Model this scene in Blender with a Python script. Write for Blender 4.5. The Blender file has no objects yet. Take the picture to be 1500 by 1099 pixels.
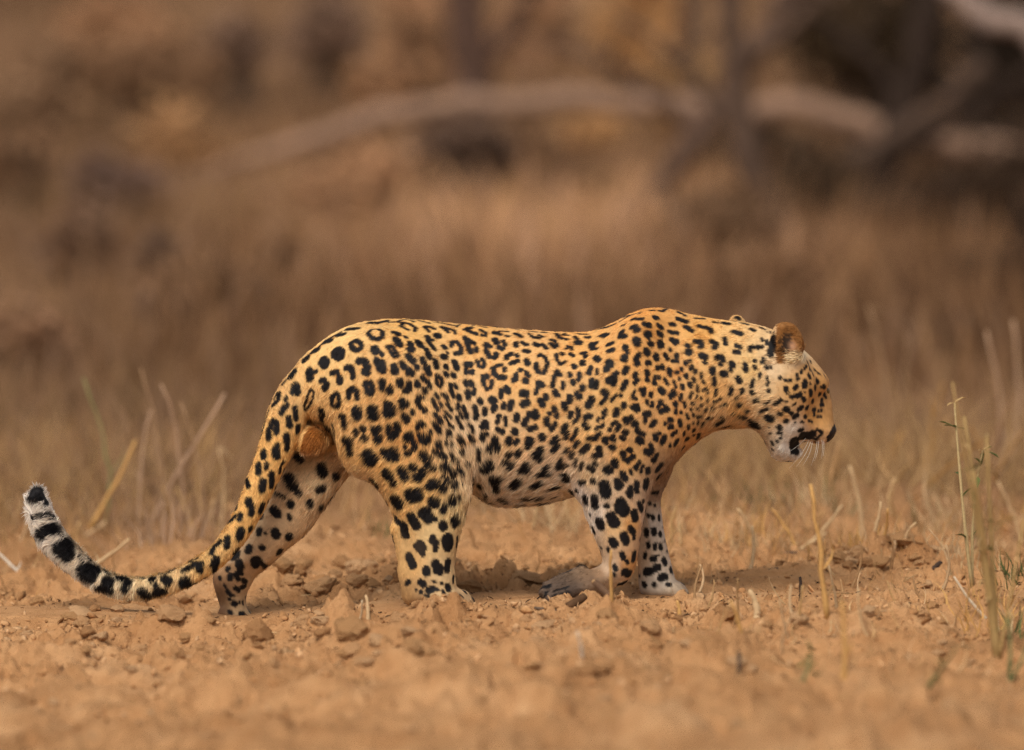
import bpy, math, random, bisect
import numpy as np
from mathutils import Vector, Euler, Matrix
from mathutils.bvhtree import BVHTree

rng = np.random.default_rng(7)
random.seed(7)
SC = bpy.context.scene
COL = SC.collection

# ------------------------------------------------------------------ camera, light, exposure
CAM_POS = Vector((0.0, -15.0, 1.5))
PITCH = math.radians(3.761)
S = 0.0015                                    # metres per photo pixel at the animal
cam = bpy.data.cameras.new('camera')
cam.sensor_width = 36.0
cam.lens = 240.0
cam.clip_end = 400.0
cam.clip_start = 0.5
cam.dof.use_dof = True
cam.dof.focus_distance = 14.97
cam.dof.aperture_fstop = 240.0 / 140.0
camo = bpy.data.objects.new('camera', cam)
COL.objects.link(camo)
camo.location = CAM_POS
camo.rotation_euler = (math.pi / 2 - PITCH, 0, 0)
SC.camera = camo

SUN_EL, SUN_AZ = math.radians(50), math.radians(200)   # compass angle of the sun, from +Y clockwise
w = bpy.data.worlds.new('World')
SC.world = w
w.use_nodes = True
nt = w.node_tree
bg = nt.nodes['Background']
sky = nt.nodes.new('ShaderNodeTexSky')
sky.sky_type = 'NISHITA'
sky.sun_disc = False
sky.sun_elevation = SUN_EL
sky.sun_rotation = SUN_AZ
sky.dust_density = 4.0
sky.ozone_density = 0.6
hsv = nt.nodes.new('ShaderNodeHueSaturation')          # thin cloud whitens the sky
hsv.inputs['Saturation'].default_value = 0.35
nt.links.new(sky.outputs[0], hsv.inputs['Color'])
nt.links.new(hsv.outputs[0], bg.inputs['Color'])
bg.inputs['Strength'].default_value = 0.075
sun = bpy.data.lights.new('sun', 'SUN')
sun.energy = 1.45
sun.angle = math.radians(32)
sun.color = (1.0, 0.93, 0.82)
suno = bpy.data.objects.new('sun', sun)
COL.objects.link(suno)
sd = Vector((math.sin(SUN_AZ) * math.cos(SUN_EL), math.cos(SUN_AZ) * math.cos(SUN_EL), math.sin(SUN_EL)))
suno.rotation_euler = sd.to_track_quat('Z', 'Y').to_euler()
suno.location = (0, -5, 12)
SC.view_settings.view_transform = 'Standard'
SC.view_settings.look = 'None'
SC.view_settings.exposure = 0.76
SC.view_settings.gamma = 1.0
SC.view_settings.use_curve_mapping = False
SC.render.engine = 'CYCLES'
SC.cycles.use_denoising = True
SC.cycles.denoiser = 'OPENIMAGEDENOISE'
SC.cycles.denoising_input_passes = 'RGB_ALBEDO_NORMAL'
SC.cycles.denoising_prefilter = 'NONE'
SC.cycles.max_bounces = 6
SC.cycles.diffuse_bounces = 3
SC.cycles.sample_clamp_indirect = 6.0

# ------------------------------------------------------------------ helpers
CR = camo.rotation_euler.to_matrix()
CRN = np.array(CR)
CPN = np.array(CAM_POS)


def ray(px, py):
    d = Vector(((px - 750) / 1500 * 0.15, (549.5 - py) / 1500 * 0.15, -1.0))
    return (CR @ d).normalized()


def at(px, py, Y=0.0):
    """the point of the plane y = Y that the photo shows at (px, py)"""
    d = ray(px, py)
    return CAM_POS + d * ((Y - CAM_POS.y) / d.y)


def proj(P):
    q = (P - CPN) @ CRN
    return 750 + q[:, 0] / -q[:, 2] / 0.15 * 1500, 549.5 - q[:, 1] / -q[:, 2] / 0.15 * 1500


def lin(c):
    c = np.asarray(c, float) / 255.0
    return np.where(c <= 0.04045, c / 12.92, ((c + 0.055) / 1.055) ** 2.4)


def hash3(ix, iy, iz, seed=0):
    n = (ix.astype(np.int64) * 73856093) ^ (iy.astype(np.int64) * 19349663) ^ (iz.astype(np.int64) * 83492791) ^ (seed * 2654435761)
    n = (n ^ (n >> 13)) * 1274126177
    n = n & 0xffffffff
    n = ((n ^ (n >> 16)) * 2246822519) & 0xffffffff
    n = n ^ (n >> 15)
    return (n & 0xffffff) / float(0xffffff)


def vnoise(P, f, seed=0):
    """value noise in 3D, 0..1"""
    Q = P * f
    I = np.floor(Q).astype(np.int64)
    F = Q - I
    F = F * F * (3 - 2 * F)
    r = 0
    for dx in (0, 1):
        for dy in (0, 1):
            for dz in (0, 1):
                wgt = (F[:, 0] if dx else 1 - F[:, 0]) * (F[:, 1] if dy else 1 - F[:, 1]) * (F[:, 2] if dz else 1 - F[:, 2])
                r = r + wgt * hash3(I[:, 0] + dx, I[:, 1] + dy, I[:, 2] + dz, seed)
    return r


def vnoise2(x, y, f, seed=0):
    X, Y = x * f, y * f
    ix, iy = np.floor(X).astype(np.int64), np.floor(Y).astype(np.int64)
    fx, fy = X - ix, Y - iy
    fx = fx * fx * (3 - 2 * fx)
    fy = fy * fy * (3 - 2 * fy)
    z = np.zeros_like(ix)
    h = lambda a, b: hash3(ix + a, iy + b, z, seed)
    return (h(0, 0) * (1 - fx) + h(1, 0) * fx) * (1 - fy) + (h(0, 1) * (1 - fx) + h(1, 1) * fx) * fy


def lumps(x, y, f, seed=0, keep=0.8):
    """cellular lumps: 0 between, up to 1 on top of a clod"""
    X, Y = x * f, y * f
    ix, iy = np.floor(X).astype(np.int64), np.floor(Y).astype(np.int64)
    z = np.zeros_like(ix)
    best = np.zeros_like(X)
    for a in (-1, 0, 1):
        for b in (-1, 0, 1):
            jx, jy = ix + a, iy + b
            cx = jx + hash3(jx, jy, z, seed + 1)
            cy = jy + hash3(jx, jy, z, seed + 2)
            r = 0.35 + 0.45 * hash3(jx, jy, z, seed + 3)
            on = hash3(jx, jy, z, seed + 4) < keep
            el = 0.6 + 0.8 * hash3(jx, jy, z, seed + 5)
            d2 = ((X - cx) * el) ** 2 + ((Y - cy) / el) ** 2
            v = np.sqrt(np.clip(1 - d2 / (r * r), 0, 1)) * r * on
            best = np.maximum(best, v)
    return best


def mesh_np(name, V, F, mat=None, parent=None, smooth=True, col=None, colname='tint'):
    """V (n,3), F (m,k) with one k, or a list of such arrays"""
    me = bpy.data.meshes.new(name)
    V = np.asarray(V, np.float32)
    Fs = F if isinstance(F, list) else [F]
    Fs = [np.asarray(f, np.int32) for f in Fs if len(f)]
    nl = sum(f.size for f in Fs)
    npoly = sum(len(f) for f in Fs)
    me.vertices.add(len(V))
    me.vertices.foreach_set('co', V.ravel())
    me.loops.add(nl)
    me.loops.foreach_set('vertex_index', np.concatenate([f.ravel() for f in Fs]))
    me.polygons.add(npoly)
    tot = np.concatenate([np.full(len(f), f.shape[1], np.int32) for f in Fs])
    st = np.concatenate([[0], np.cumsum(tot)[:-1]]).astype(np.int32)
    me.polygons.foreach_set('loop_start', st)
    me.polygons.foreach_set('use_smooth', np.full(npoly, smooth, bool))
    me.update(calc_edges=True)
    me.validate()
    if col is not None:
        a = me.color_attributes.new(colname, 'FLOAT_COLOR', 'POINT')
        c4 = np.ones((len(V), 4), np.float32)
        c4[:, :3] = col
        a.data.foreach_set('color', c4.ravel())
    if mat:
        me.materials.append(mat)
    o = bpy.data.objects.new(name, me)
    COL.objects.link(o)
    if parent:
        o.parent = parent
    return o


def tag(o, label=None, cat=None, group=None, kind=None):
    if label: o['label'] = label
    if cat: o['category'] = cat
    if group: o['group'] = group
    if kind: o['kind'] = kind
    return o


def empty(name, loc, rz=0.0):
    o = bpy.data.objects.new(name, None)
    o.empty_display_size = 0.05
    COL.objects.link(o)
    o.location = loc
    o.rotation_euler = (0, 0, rz)
    return o


class Geo:
    """collects tubes, blades and leaves into one mesh"""
    def __init__(s):
        s.V, s.Q, s.T, s.C, s.n = [], [], [], [], 0

    def tube(s, pts, rad, col=(1, 1, 1), n=5):
        pts = np.asarray(pts, float)
        m = len(pts)
        rad = np.broadcast_to(np.asarray(rad, float), (m,))
        t = np.gradient(pts, axis=0)
        t /= np.linalg.norm(t, axis=1)[:, None] + 1e-12
        up = np.array([0.31, 0.9, 0.2])
        a = np.cross(t, up); a /= np.linalg.norm(a, axis=1)[:, None] + 1e-9
        b = np.cross(t, a)
        th = np.arange(n) * 2 * math.pi / n
        ring = a[:, None, :] * np.cos(th)[None, :, None] + b[:, None, :] * np.sin(th)[None, :, None]
        V = pts[:, None, :] + ring * rad[:, None, None]
        i = np.arange(m - 1)[:, None] * n
        j = np.arange(n)[None, :]
        k = (j + 1) % n
        q = np.stack([i + j, i + k, i + n + k, i + n + j], -1).reshape(-1, 4) + s.n
        s.V.append(V.reshape(-1, 3)); s.Q.append(q)
        caps = []
        for base, rev in ((0, True), ((m - 1) * n, False)):
            for jj in range(1, n - 1):
                f = [base, base + jj, base + jj + 1]
                caps.append(f[::-1] if rev else f)
        s.T.append(np.array(caps) + s.n)
        s.C.append(np.broadcast_to(np.asarray(col, float), (m * n, 3)))
        s.n += m * n

    def faces(s, V, F, col):
        V = np.asarray(V, float); F = np.asarray(F)
        s.V.append(V)
        (s.Q if F.shape[1] == 4 else s.T).append(F + s.n)
        s.C.append(np.broadcast_to(np.asarray(col, float), (len(V), 3)))
        s.n += len(V)

    def build(s, name, mat, parent=None, smooth=True, origin=None):
        V = np.concatenate(s.V)
        if origin is not None:
            V = V - np.asarray(origin)
        F = []
        if s.Q: F.append(np.concatenate(s.Q))
        if s.T: F.append(np.concatenate(s.T))
        return mesh_np(name, V, F, mat, parent, smooth, np.concatenate(s.C))


def nodes(name):
    m = bpy.data.materials.new(name)
    m.use_nodes = True
    return m, m.node_tree, m.node_tree.nodes['Principled BSDF']


def mat_tint(name, rough=0.8, spec=0.2, noise=0.0, nscale=60, trans=0.0, bump=0.0):
    """colour from the mesh's own per-piece tint, with grain"""
    m, t, b = nodes(name)
    a = t.nodes.new('ShaderNodeAttribute'); a.attribute_name = 'tint'
    src = a.outputs['Color']
    if noise > 0:
        tc = t.nodes.new('ShaderNodeTexCoord')
        n = t.nodes.new('ShaderNodeTexNoise'); n.inputs['Scale'].default_value = nscale; n.inputs['Detail'].default_value = 5
        t.links.new(tc.outputs['Object'], n.inputs['Vector'])
        mr = t.nodes.new('ShaderNodeMapRange')
        mr.inputs['From Min'].default_value = 0.3; mr.inputs['From Max'].default_value = 0.7
        mr.inputs['To Min'].default_value = 1 - noise; mr.inputs['To Max'].default_value = 1 + noise
        t.links.new(n.outputs[0], mr.inputs['Value'])
        vm = t.nodes.new('ShaderNodeVectorMath'); vm.operation = 'SCALE'
        t.links.new(src, vm.inputs[0]); t.links.new(mr.outputs[0], vm.inputs['Scale'])
        src = vm.outputs[0]
        if bump > 0:
            bp = t.nodes.new('ShaderNodeBump'); bp.inputs['Strength'].default_value = bump; bp.inputs['Distance'].default_value = 0.004
            t.links.new(n.outputs[0], bp.inputs['Height']); t.links.new(bp.outputs[0], b.inputs['Normal'])
    t.links.new(src, b.inputs['Base Color'])
    b.inputs['Roughness'].default_value = rough
    b.inputs['Specular IOR Level'].default_value = spec
    if trans > 0:
        out = t.nodes['Material Output']
        tr = t.nodes.new('ShaderNodeBsdfTranslucent')
        t.links.new(src, tr.inputs['Color'])
        mx = t.nodes.new('ShaderNodeMixShader'); mx.inputs[0].default_value = trans
        t.links.new(b.outputs[0], mx.inputs[1]); t.links.new(tr.outputs[0], mx.inputs[2])
        t.links.new(mx.outputs[0], out.inputs['Surface'])
    return m


M_DRY = mat_tint('dry_grass', 0.75, 0.15, 0.15, 200, 0.25)
M_BARK = mat_tint('bark', 0.9, 0.1, 0.35, 25, 0, 0.8)
M_LEAF = mat_tint('leaf', 0.7, 0.2, 0.1, 50, 0.25)
M_CLOD = mat_tint('soil_clod', 0.95, 0.05, 0.22, 90, 0, 0.7)

# ------------------------------------------------------------------ the ground
FEET = {'fh': at(341, 905, 0.075), 'nh': at(640, 885, -0.085), 'ff': at(966, 869, 0.06)}
_fx = [FEET['fh'].x, FEET['nh'].x, FEET['ff'].x]
_fz = [FEET['fh'].z, FEET['nh'].z, FEET['ff'].z]


def smooth01(a, b, v):
    t = np.clip((v - a) / (b - a), 0, 1)
    return t * t * (3 - 2 * t)


MOUNDS = [  # x, y, rx, ry, height
    (-0.42, 0.45, 0.17, 0.14, 0.045), (-0.12, 0.60, 0.22, 0.20, 0.04), (-0.75, 1.3, 0.26, 0.30, 0.075),
    (-1.05, -0.05, 0.40, 0.30, 0.030), (-0.75, -0.45, 0.35, 0.20, 0.028), (0.85, 0.55, 0.30, 0.22, 0.05),
    (0.60, -0.30, 0.30, 0.14, 0.018), (0.95, -0.40, 0.30, 0.25, 0.020), (-0.35, -0.42, 0.10, 0.10, 0.022),
    (0.05, -0.45, 0.40, 0.16, 0.008), (0.30, 1.6, 0.5, 0.5, 0.04), (-0.2, 2.6, 0.8, 0.5, 0.05), (1.1, 2.2, 0.6, 0.5, 0.06),
]


def gbase(x, y):
    z = np.interp(x, [-3, _fx[0], _fx[1], _fx[2], 3], [_fz[0], _fz[0], _fz[1], _fz[2], _fz[2]])
    far = smooth01(3, 8, np.abs(y) + 0 * x)
    z = z * (1 - far)
    z = z + 0.04 * (vnoise2(x, y, 0.9, 3) - 0.5) * smooth01(0.25, 1.2, np.abs(y))
    for mx, my, rx, ry, h in MOUNDS:
        z = z + h * np.exp(-((x - mx) / rx) ** 2 - ((y - my) / ry) ** 2)
    # the wood's floor climbs behind
    z = z + 0.9 * smooth01(8, 30, y) + 4.5 * smooth01(20, 70, y)
    z = z + 0.25 * (vnoise2(x, y, 0.25, 5) - 0.5) * smooth01(5, 12, y)
    return z


def rough_amount(x, y):
    """the trodden rut is smooth, its banks are crumbled"""
    wob = 0.06 * (vnoise2(x, y, 2.2, 8) - 0.5)
    rut = np.exp(-((y + 0.01 + wob) / 0.21) ** 4)
    sand = np.exp(-((x - 0.60) / 0.30) ** 2 - ((y - 0.34) / 0.14) ** 2) + 0.9 * np.exp(-((x + 0.75) / 0.22) ** 2 - ((y + 0.16) / 0.10) ** 2)
    return np.clip(1 - 0.93 * rut - 0.8 * sand, 0.05, 1)


def gh(x, y):
    x = np.asarray(x, float); y = np.asarray(y, float)
    z = gbase(x, y)
    r = rough_amount(x, y) * (1 - 0.6 * smooth01(2, 5, np.abs(y)))
    wx = x + 0.030 * (vnoise2(x, y, 14, 61) - 0.5) + 0.012 * (vnoise2(x, y, 45, 62) - 0.5)
    wy = y + 0.030 * (vnoise2(x, y, 14, 63) - 0.5) + 0.012 * (vnoise2(x, y, 45, 64) - 0.5)
    patch = smooth01(0.40, 0.62, vnoise2(x, y, 3.2, 11) * 0.6 + vnoise2(x, y, 8.0, 15) * 0.4)   # dug heaps and trodden places
    fine = smooth01(0.35, 0.6, vnoise2(x, y, 6.5, 16))
    n = 0.040 * lumps(wx, wy, 7.0, 20, 0.45) * patch + 0.060 * (vnoise2(x, y, 5.0, 17) - 0.5) + 0.045 * (vnoise2(wx, wy, 11.0, 18) - 0.5)
    n = n + 0.040 * lumps(wx, wy, 18.0, 30, 0.36) * (0.12 + 0.88 * patch)
    n = n + 0.021 * lumps(wx, wy, 42.0, 40, 0.45) * (0.25 + 0.75 * fine)
    n = n + 0.010 * lumps(wx, wy, 95.0, 45, 0.6)
    ridge = 1 - np.abs(2 * vnoise2(wx, wy, 26, 12) - 1)
    n = n + 0.016 * (ridge - 0.5) * (0.3 + 0.7 * patch) + 0.007 * (vnoise2(wx, wy, 80, 13) - 0.5)
    return z + n * r - 0.020 * r


def grow(a, step, ratio, end):
    out = []
    v = a
    while v < end:
        step *= ratio
        v += step
        out.append(v)
    return out


xs_f = list(np.arange(-1.36, 1.3601, 0.0045))
right = grow(1.36, 0.0045, 1.08, 70)
xs = np.array([-v for v in right[::-1]] + xs_f + right)
ys_f = list(np.arange(-1.0, 0.9001, 0.005))
ys = np.array([-v for v in grow(1.0, 0.005, 1.02, 2.6)][::-1] + ys_f + grow(0.9, 0.005, 1.018, 110))
ys = np.concatenate([[-v for v in grow(-ys[0], 0.05, 1.3, 40)][::-1], ys])
GX, GY = np.meshgrid(xs, ys, indexing='ij')
gx, gy = GX.ravel(), GY.ravel()
gz = gh(gx, gy)
nx_, ny_ = len(xs), len(ys)
GZ = gz.reshape(nx_, ny_)
RG = rough_amount(gx, gy).reshape(nx_, ny_)
XL, YL = xs.tolist(), ys.tolist()


def look(G, x, y):
    i = min(max(bisect.bisect_right(XL, x) - 1, 0), nx_ - 2)
    j = min(max(bisect.bisect_right(YL, y) - 1, 0), ny_ - 2)
    u = (x - XL[i]) / (XL[i + 1] - XL[i]); v = (y - YL[j]) / (YL[j + 1] - YL[j])
    return float((G[i, j] * (1 - v) + G[i, j + 1] * v) * (1 - u) + (G[i + 1, j] * (1 - v) + G[i + 1, j + 1] * v) * u)


def g1(x, y):
    return look(GZ, x, y)


ii, jj = np.meshgrid(np.arange(nx_ - 1), np.arange(ny_ - 1), indexing='ij')
q0 = (ii * ny_ + jj).ravel()
GF = np.stack([q0, q0 + ny_, q0 + ny_ + 1, q0 + 1], -1)

m, t, b = nodes('dry_soil')
tc = t.nodes.new('ShaderNodeTexCoord')


def tex(scale, detail=6, rough=0.6, kind='ShaderNodeTexNoise'):
    n = t.nodes.new(kind)
    n.inputs['Scale'].default_value = scale
    if kind == 'ShaderNodeTexNoise':
        n.inputs['Detail'].default_value = detail
        n.inputs['Roughness'].default_value = rough
    t.links.new(tc.outputs['Object'], n.inputs['Vector'])
    return n


def ramp(src, stops):
    r = t.nodes.new('ShaderNodeValToRGB')
    while len(r.color_ramp.elements) < len(stops):
        r.color_ramp.elements.new(0.5)
    for e, (p, c) in zip(r.color_ramp.elements, stops):
        e.position = p
        e.color = (*c, 1)
    t.links.new(src, r.inputs[0])
    return r


def mix(a, bb, fac, mode='MIX'):
    n = t.nodes.new('ShaderNodeMixRGB'); n.blend_type = mode
    if isinstance(fac, (int, float)): n.inputs[0].default_value = fac
    else: t.links.new(fac, n.inputs[0])
    t.links.new(a, n.inputs[1]); t.links.new(bb, n.inputs[2])
    return n.outputs[0]


c1 = ramp(tex(3.0).outputs[0], [(0.3, (0.47, 0.240, 0.102)), (0.55, (0.60, 0.325, 0.148)), (0.75, (0.67, 0.40, 0.205))])
c2 = ramp(tex(70, 8, 0.7).outputs[0], [(0.30, (0.42, 0.33, 0.26)), (0.43, (0.97, 0.97, 0.97)), (0.8, (1.05, 1.05, 1.05))])  # shade of small pits painted into the soil at random
c3 = ramp(tex(16, 4).outputs[0], [(0.35, (0.80, 0.74, 0.68)), (0.6, (1, 1, 1))])
cc = mix(c1.outputs[0], c2.outputs[0], 0.55, 'MULTIPLY')
cc = mix(cc, c3.outputs[0], 0.8, 'MULTIPLY')
# dead leaf litter takes over towards the wood
litter = ramp(tex(9, 6, 0.75).outputs[0], [(0.3, (0.11, 0.056, 0.028)), (0.5, (0.21, 0.112, 0.055)), (0.7, (0.34, 0.19, 0.095))])
sep = t.nodes.new('ShaderNodeSeparateXYZ'); t.links.new(tc.outputs['Object'], sep.inputs[0])
mr = t.nodes.new('ShaderNodeMapRange'); mr.inputs['From Min'].default_value = 0.9; mr.inputs['From Max'].default_value = 3.0
t.links.new(sep.outputs['Y'], mr.inputs['Value'])
nz = tex(1.2, 4)
mm = t.nodes.new('ShaderNodeMath'); mm.operation = 'MULTIPLY_ADD'
t.links.new(nz.outputs[0], mm.inputs[0]); mm.inputs[1].default_value = 0.8
ad = t.nodes.new('ShaderNodeMath'); ad.operation = 'SUBTRACT'; ad.inputs[1].default_value = 0.4
t.links.new(mr.outputs[0], ad.inputs[0]); t.links.new(ad.outputs[0], mm.inputs[2]); mm.use_clamp = True
cc = mix(cc, litter.outputs[0], mm.outputs[0])
t.links.new(cc, b.inputs['Base Color'])
b.inputs['Roughness'].default_value = 0.95
b.inputs['Specular IOR Level'].default_value = 0.08
bp = t.nodes.new('ShaderNodeBump'); bp.inputs['Strength'].default_value = 1.0; bp.inputs['Distance'].default_value = 0.008
t.links.new(tex(140, 8, 0.75).outputs[0], bp.inputs['Height'])
t.links.new(bp.outputs[0], b.inputs['Normal'])
M_SOIL = m
ground = mesh_np('ground', np.stack([gx, gy, gz], -1), GF, M_SOIL)
tag(ground, 'loose crumbly orange soil with a smooth trodden rut', kind='structure')

# ------------------------------------------------------------------ the leopard: one continuous body
VOX = 0.004
FURPAD = 0.003                                 # the coat stands this far off the skin
x0, x1 = at(18, 700, 0).x, at(1240, 600, 0).x
z0, z1 = at(700, 920, 0).z, at(700, 440, 0).z
vx = np.arange(x0, x1, VOX, dtype=np.float32)
vy = np.arange(-0.20, 0.20, VOX, dtype=np.float32)
vz = np.arange(z0, z1, VOX, dtype=np.float32)
NX, NY, NZ = len(vx), len(vy), len(vz)
FLD = np.full((NX, NY, NZ), 1.0, np.float32)


def smin(a, bb, k):
    h = np.clip(0.5 + 0.5 * (bb - a) / k, 0, 1)
    return bb * (1 - h) + a * h - k * h * (1 - h)


def box(lo, hi, pad=0.06):
    sl = []
    for v, a, c in zip((vx, vy, vz), lo, hi):
        i = max(0, int(np.searchsorted(v, a - pad)) - 1)
        j = min(len(v), int(np.searchsorted(v, c + pad)) + 1)
        sl.append(slice(i, j))
    return tuple(sl)


def put(sl, f, k):
    if k <= 0: FLD[sl] = np.minimum(FLD[sl], f)
    else: FLD[sl] = smin(FLD[sl], f, k)


def ell(px, py, Y, rx, ry, rz, ang=0.0, k=0.02, cut=False):
    """ellipsoid: rx, rz in photo pixels (along ang, across it), ry in metres"""
    c = at(px, py, Y)
    rx, rz = rx * S, rz * S
    R = max(rx, rz)
    sl = box((c.x - R, c.y - ry, c.z - R), (c.x + R, c.y + ry, c.z + R), 0.02 + 1.15 * k * max(R, ry) / min(rx, ry, rz))
    X, Yy, Z = np.meshgrid(vx[sl[0]] - c.x, vy[sl[1]] - c.y, vz[sl[2]] - c.z, indexing='ij', sparse=True)
    a = math.radians(ang)                      # clockwise on the photo
    u = X * math.cos(a) - Z * math.sin(a)
    v = X * math.sin(a) + Z * math.cos(a)
    q = np.sqrt((u / rx) ** 2 + (Yy / ry) ** 2 + (v / rz) ** 2)
    f = (q - 1) * min(rx, ry, rz)
    if cut: FLD[sl] = -smin(-FLD[sl], f, k)
    else: put(sl, f, k)


def chain(pts, k=0.02):
    """capsules through (px, py, Y, radius in pixels)"""
    P = [np.array(at(p[0], p[1], p[2])) for p in pts]
    R = [p[3] * S for p in pts]
    for a, c, ra, rc in zip(P[:-1], P[1:], R[:-1], R[1:]):
        rm = max(ra, rc)
        sl = box(np.minimum(a, c) - rm, np.maximum(a, c) + rm, 0.015 + 1.1 * k)
        X, Yy, Z = np.meshgrid(vx[sl[0]], vy[sl[1]], vz[sl[2]], indexing='ij', sparse=True)
        d = c - a
        L = float(d @ d) + 1e-12
        tt = np.clip(((X - a[0]) * d[0] + (Yy - a[1]) * d[1] + (Z - a[2]) * d[2]) / L, 0, 1)
        f = np.sqrt((X - a[0] - tt * d[0]) ** 2 + (Yy - a[1] - tt * d[1]) ** 2 + (Z - a[2] - tt * d[2]) ** 2) - (ra + (rc - ra) * tt)
        put(sl, f, k)


def blob(poly, yc, R, flat, k=0.02, round_it=2):
    """a limb from its outline: R the edge radius (px), flat = half-thickness / R, yc = depth or depth(x)"""
    poly = [tuple(p) for p in poly]
    for _ in range(round_it):                  # Chaikin
        q = []
        for a, c in zip(poly, poly[1:] + poly[:1]):
            q.append((0.75 * a[0] + 0.25 * c[0], 0.75 * a[1] + 0.25 * c[1]))
            q.append((0.25 * a[0] + 0.75 * c[0], 0.25 * a[1] + 0.75 * c[1]))
        poly = q
    ycf = yc if callable(yc) else (lambda px, py: yc)
    P = np.array([list(at(p[0], p[1], ycf(*p))) for p in poly])
    sl = box(P.min(0) - [0, R * S * flat, 0], P.max(0) + [0, R * S * flat, 0], 0.02 + 1.6 * k / min(1, flat))
    X, Z = np.meshgrid(vx[sl[0]], vz[sl[2]], indexing='ij')
    d = np.full(X.shape, 1e9, np.float32)
    ins = np.zeros(X.shape, bool)
    yl = np.zeros(X.shape, np.float32); wl = np.zeros(X.shape, np.float32)
    n = len(P)
    for i in range(n):
        a, c = P[i], P[(i + 1) % n]
        ex, ez = c[0] - a[0], c[2] - a[2]
        L = ex * ex + ez * ez + 1e-12
        tt = np.clip(((X - a[0]) * ex + (Z - a[2]) * ez) / L, 0, 1)
        dd = (X - a[0] - tt * ex) ** 2 + (Z - a[2] - tt * ez) ** 2
        d = np.minimum(d, dd)
        wgt = 1 / (dd + 1e-5) ** 2
        yl += wgt * (a[1] * (1 - tt) + c[1] * tt); wl += wgt
        cond = (a[2] > Z) != (c[2] > Z)
        xi = a[0] + (Z - a[2]) * ex / (ez if abs(ez) > 1e-9 else 1e-9)
        ins ^= cond & (X < xi)
    s = np.where(ins, -np.sqrt(d), np.sqrt(d)) + FURPAD
    yl /= wl
    R = R * S
    g = np.maximum(R + s, 0)[:, None, :]
    yy = (vy[sl[1]][None, :, None] - yl[:, None, :]) / flat
    f = np.sqrt(g * g + yy * yy) - R
    f *= min(1.0, flat)
    put(sl, f.astype(np.float32), k)


# torso and neck: sections along the spine, traced top and bottom
TOR = np.array([
    (425, 545, 600, .030), (440, 524, 606, .050), (460, 507, 622, .075), (485, 488, 640, .098), (520, 473, 680, .118),
    (560, 466, 694, .126), (600, 466, 692, .126), (645, 470, 700, .120), (690, 474, 722, .120), (730, 478, 740, .130),
    (780, 482, 740, .140), (830, 485, 732, .140), (868, 483, 722, .134), (895, 472, 712, .128), (920, 459, 704, .122),
    (945, 451, 704, .116), (975, 450, 690, .110), (1005, 457, 664, .100), (1035, 463, 640, .090), (1065, 468, 627, .082),
    (1100, 473, 622, .078), (1130, 482, 625, .074), (1160, 500, 630, .060)], float)
tx = np.array([at(r[0], 600, 0).x for r in TOR])
zt = np.array([at(r[0], r[1], 0).z for r in TOR]) - FURPAD
zb = np.array([at(r[0], r[2], 0).z for r in TOR]) + FURPAD * 1.5
hw = TOR[:, 3]


def cub(x, xp, fp):
    """smooth (Catmull-Rom) interpolation"""
    xp = np.asarray(xp); fp = np.asarray(fp)
    mm_ = np.gradient(fp, xp)
    i = np.clip(np.searchsorted(xp, x) - 1, 0, len(xp) - 2)
    h = xp[i + 1] - xp[i]
    s_ = np.clip((x - xp[i]) / h, 0, 1)
    return ((1 + 2 * s_) * (1 - s_) ** 2 * fp[i] + s_ * (1 - s_) ** 2 * h * mm_[i]
            + s_ * s_ * (3 - 2 * s_) * fp[i + 1] + s_ * s_ * (s_ - 1) * h * mm_[i + 1])


sl = box((tx[0], -0.16, zb.min()), (tx[-1], 0.16, zt.max()), 0.03)
X = vx[sl[0]]
T_, B_, H_ = cub(X, tx, zt), cub(X, tx, zb), cub(X, tx, hw)
cz, hz = (T_ + B_) / 2, (T_ - B_) / 2
over = np.maximum(np.maximum(tx[0] - X, X - tx[-1]), 0)
zz = (vz[sl[2]][None, :] - cz[:, None]) / hz[:, None]
# the trunk is widest a little below the middle, narrower along the spine
wide = H_[:, None] * (1 - 0.16 * np.clip(zz, -1, 1) - 0.10 * np.clip(zz, -1, 1) ** 2)
q = (np.abs(zz)[:, None, :] ** 2.15 + np.abs(vy[sl[1]][None, :, None] / wide[:, None, :]) ** 2.15) ** (1 / 2.15)
f = (q - 1) * np.minimum(hz, H_)[:, None, None] + over[:, None, None]
put(sl, f.astype(np.float32), 0)

# muscles that show under the coat
for sgn in (-1, 1):
    near = sgn < 0
    k = 0.035
    ell(925, 520, sgn * .080, 58, .034, 26, 115, .055)           # shoulder blade
    ell(905, 590, sgn * .100, 66, .050, 42, 70, k)            # shoulder
    ell(880, 655, sgn * .100, 58, .045, 36, 125, k)           # upper arm
    ell(570, 560, sgn * .085, 80, .050, 62, 60, k)            # haunch
    ell(1030, 560, sgn * .058, 52, .034, 40, 60, k)           # neck muscle
    ell(790, 610, sgn * .110, 85, .032, 58, 0, 0.05)          # ribs
ell(950, 638, -.02, 42, .08, 38, 0, .03)                      # breast

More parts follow.
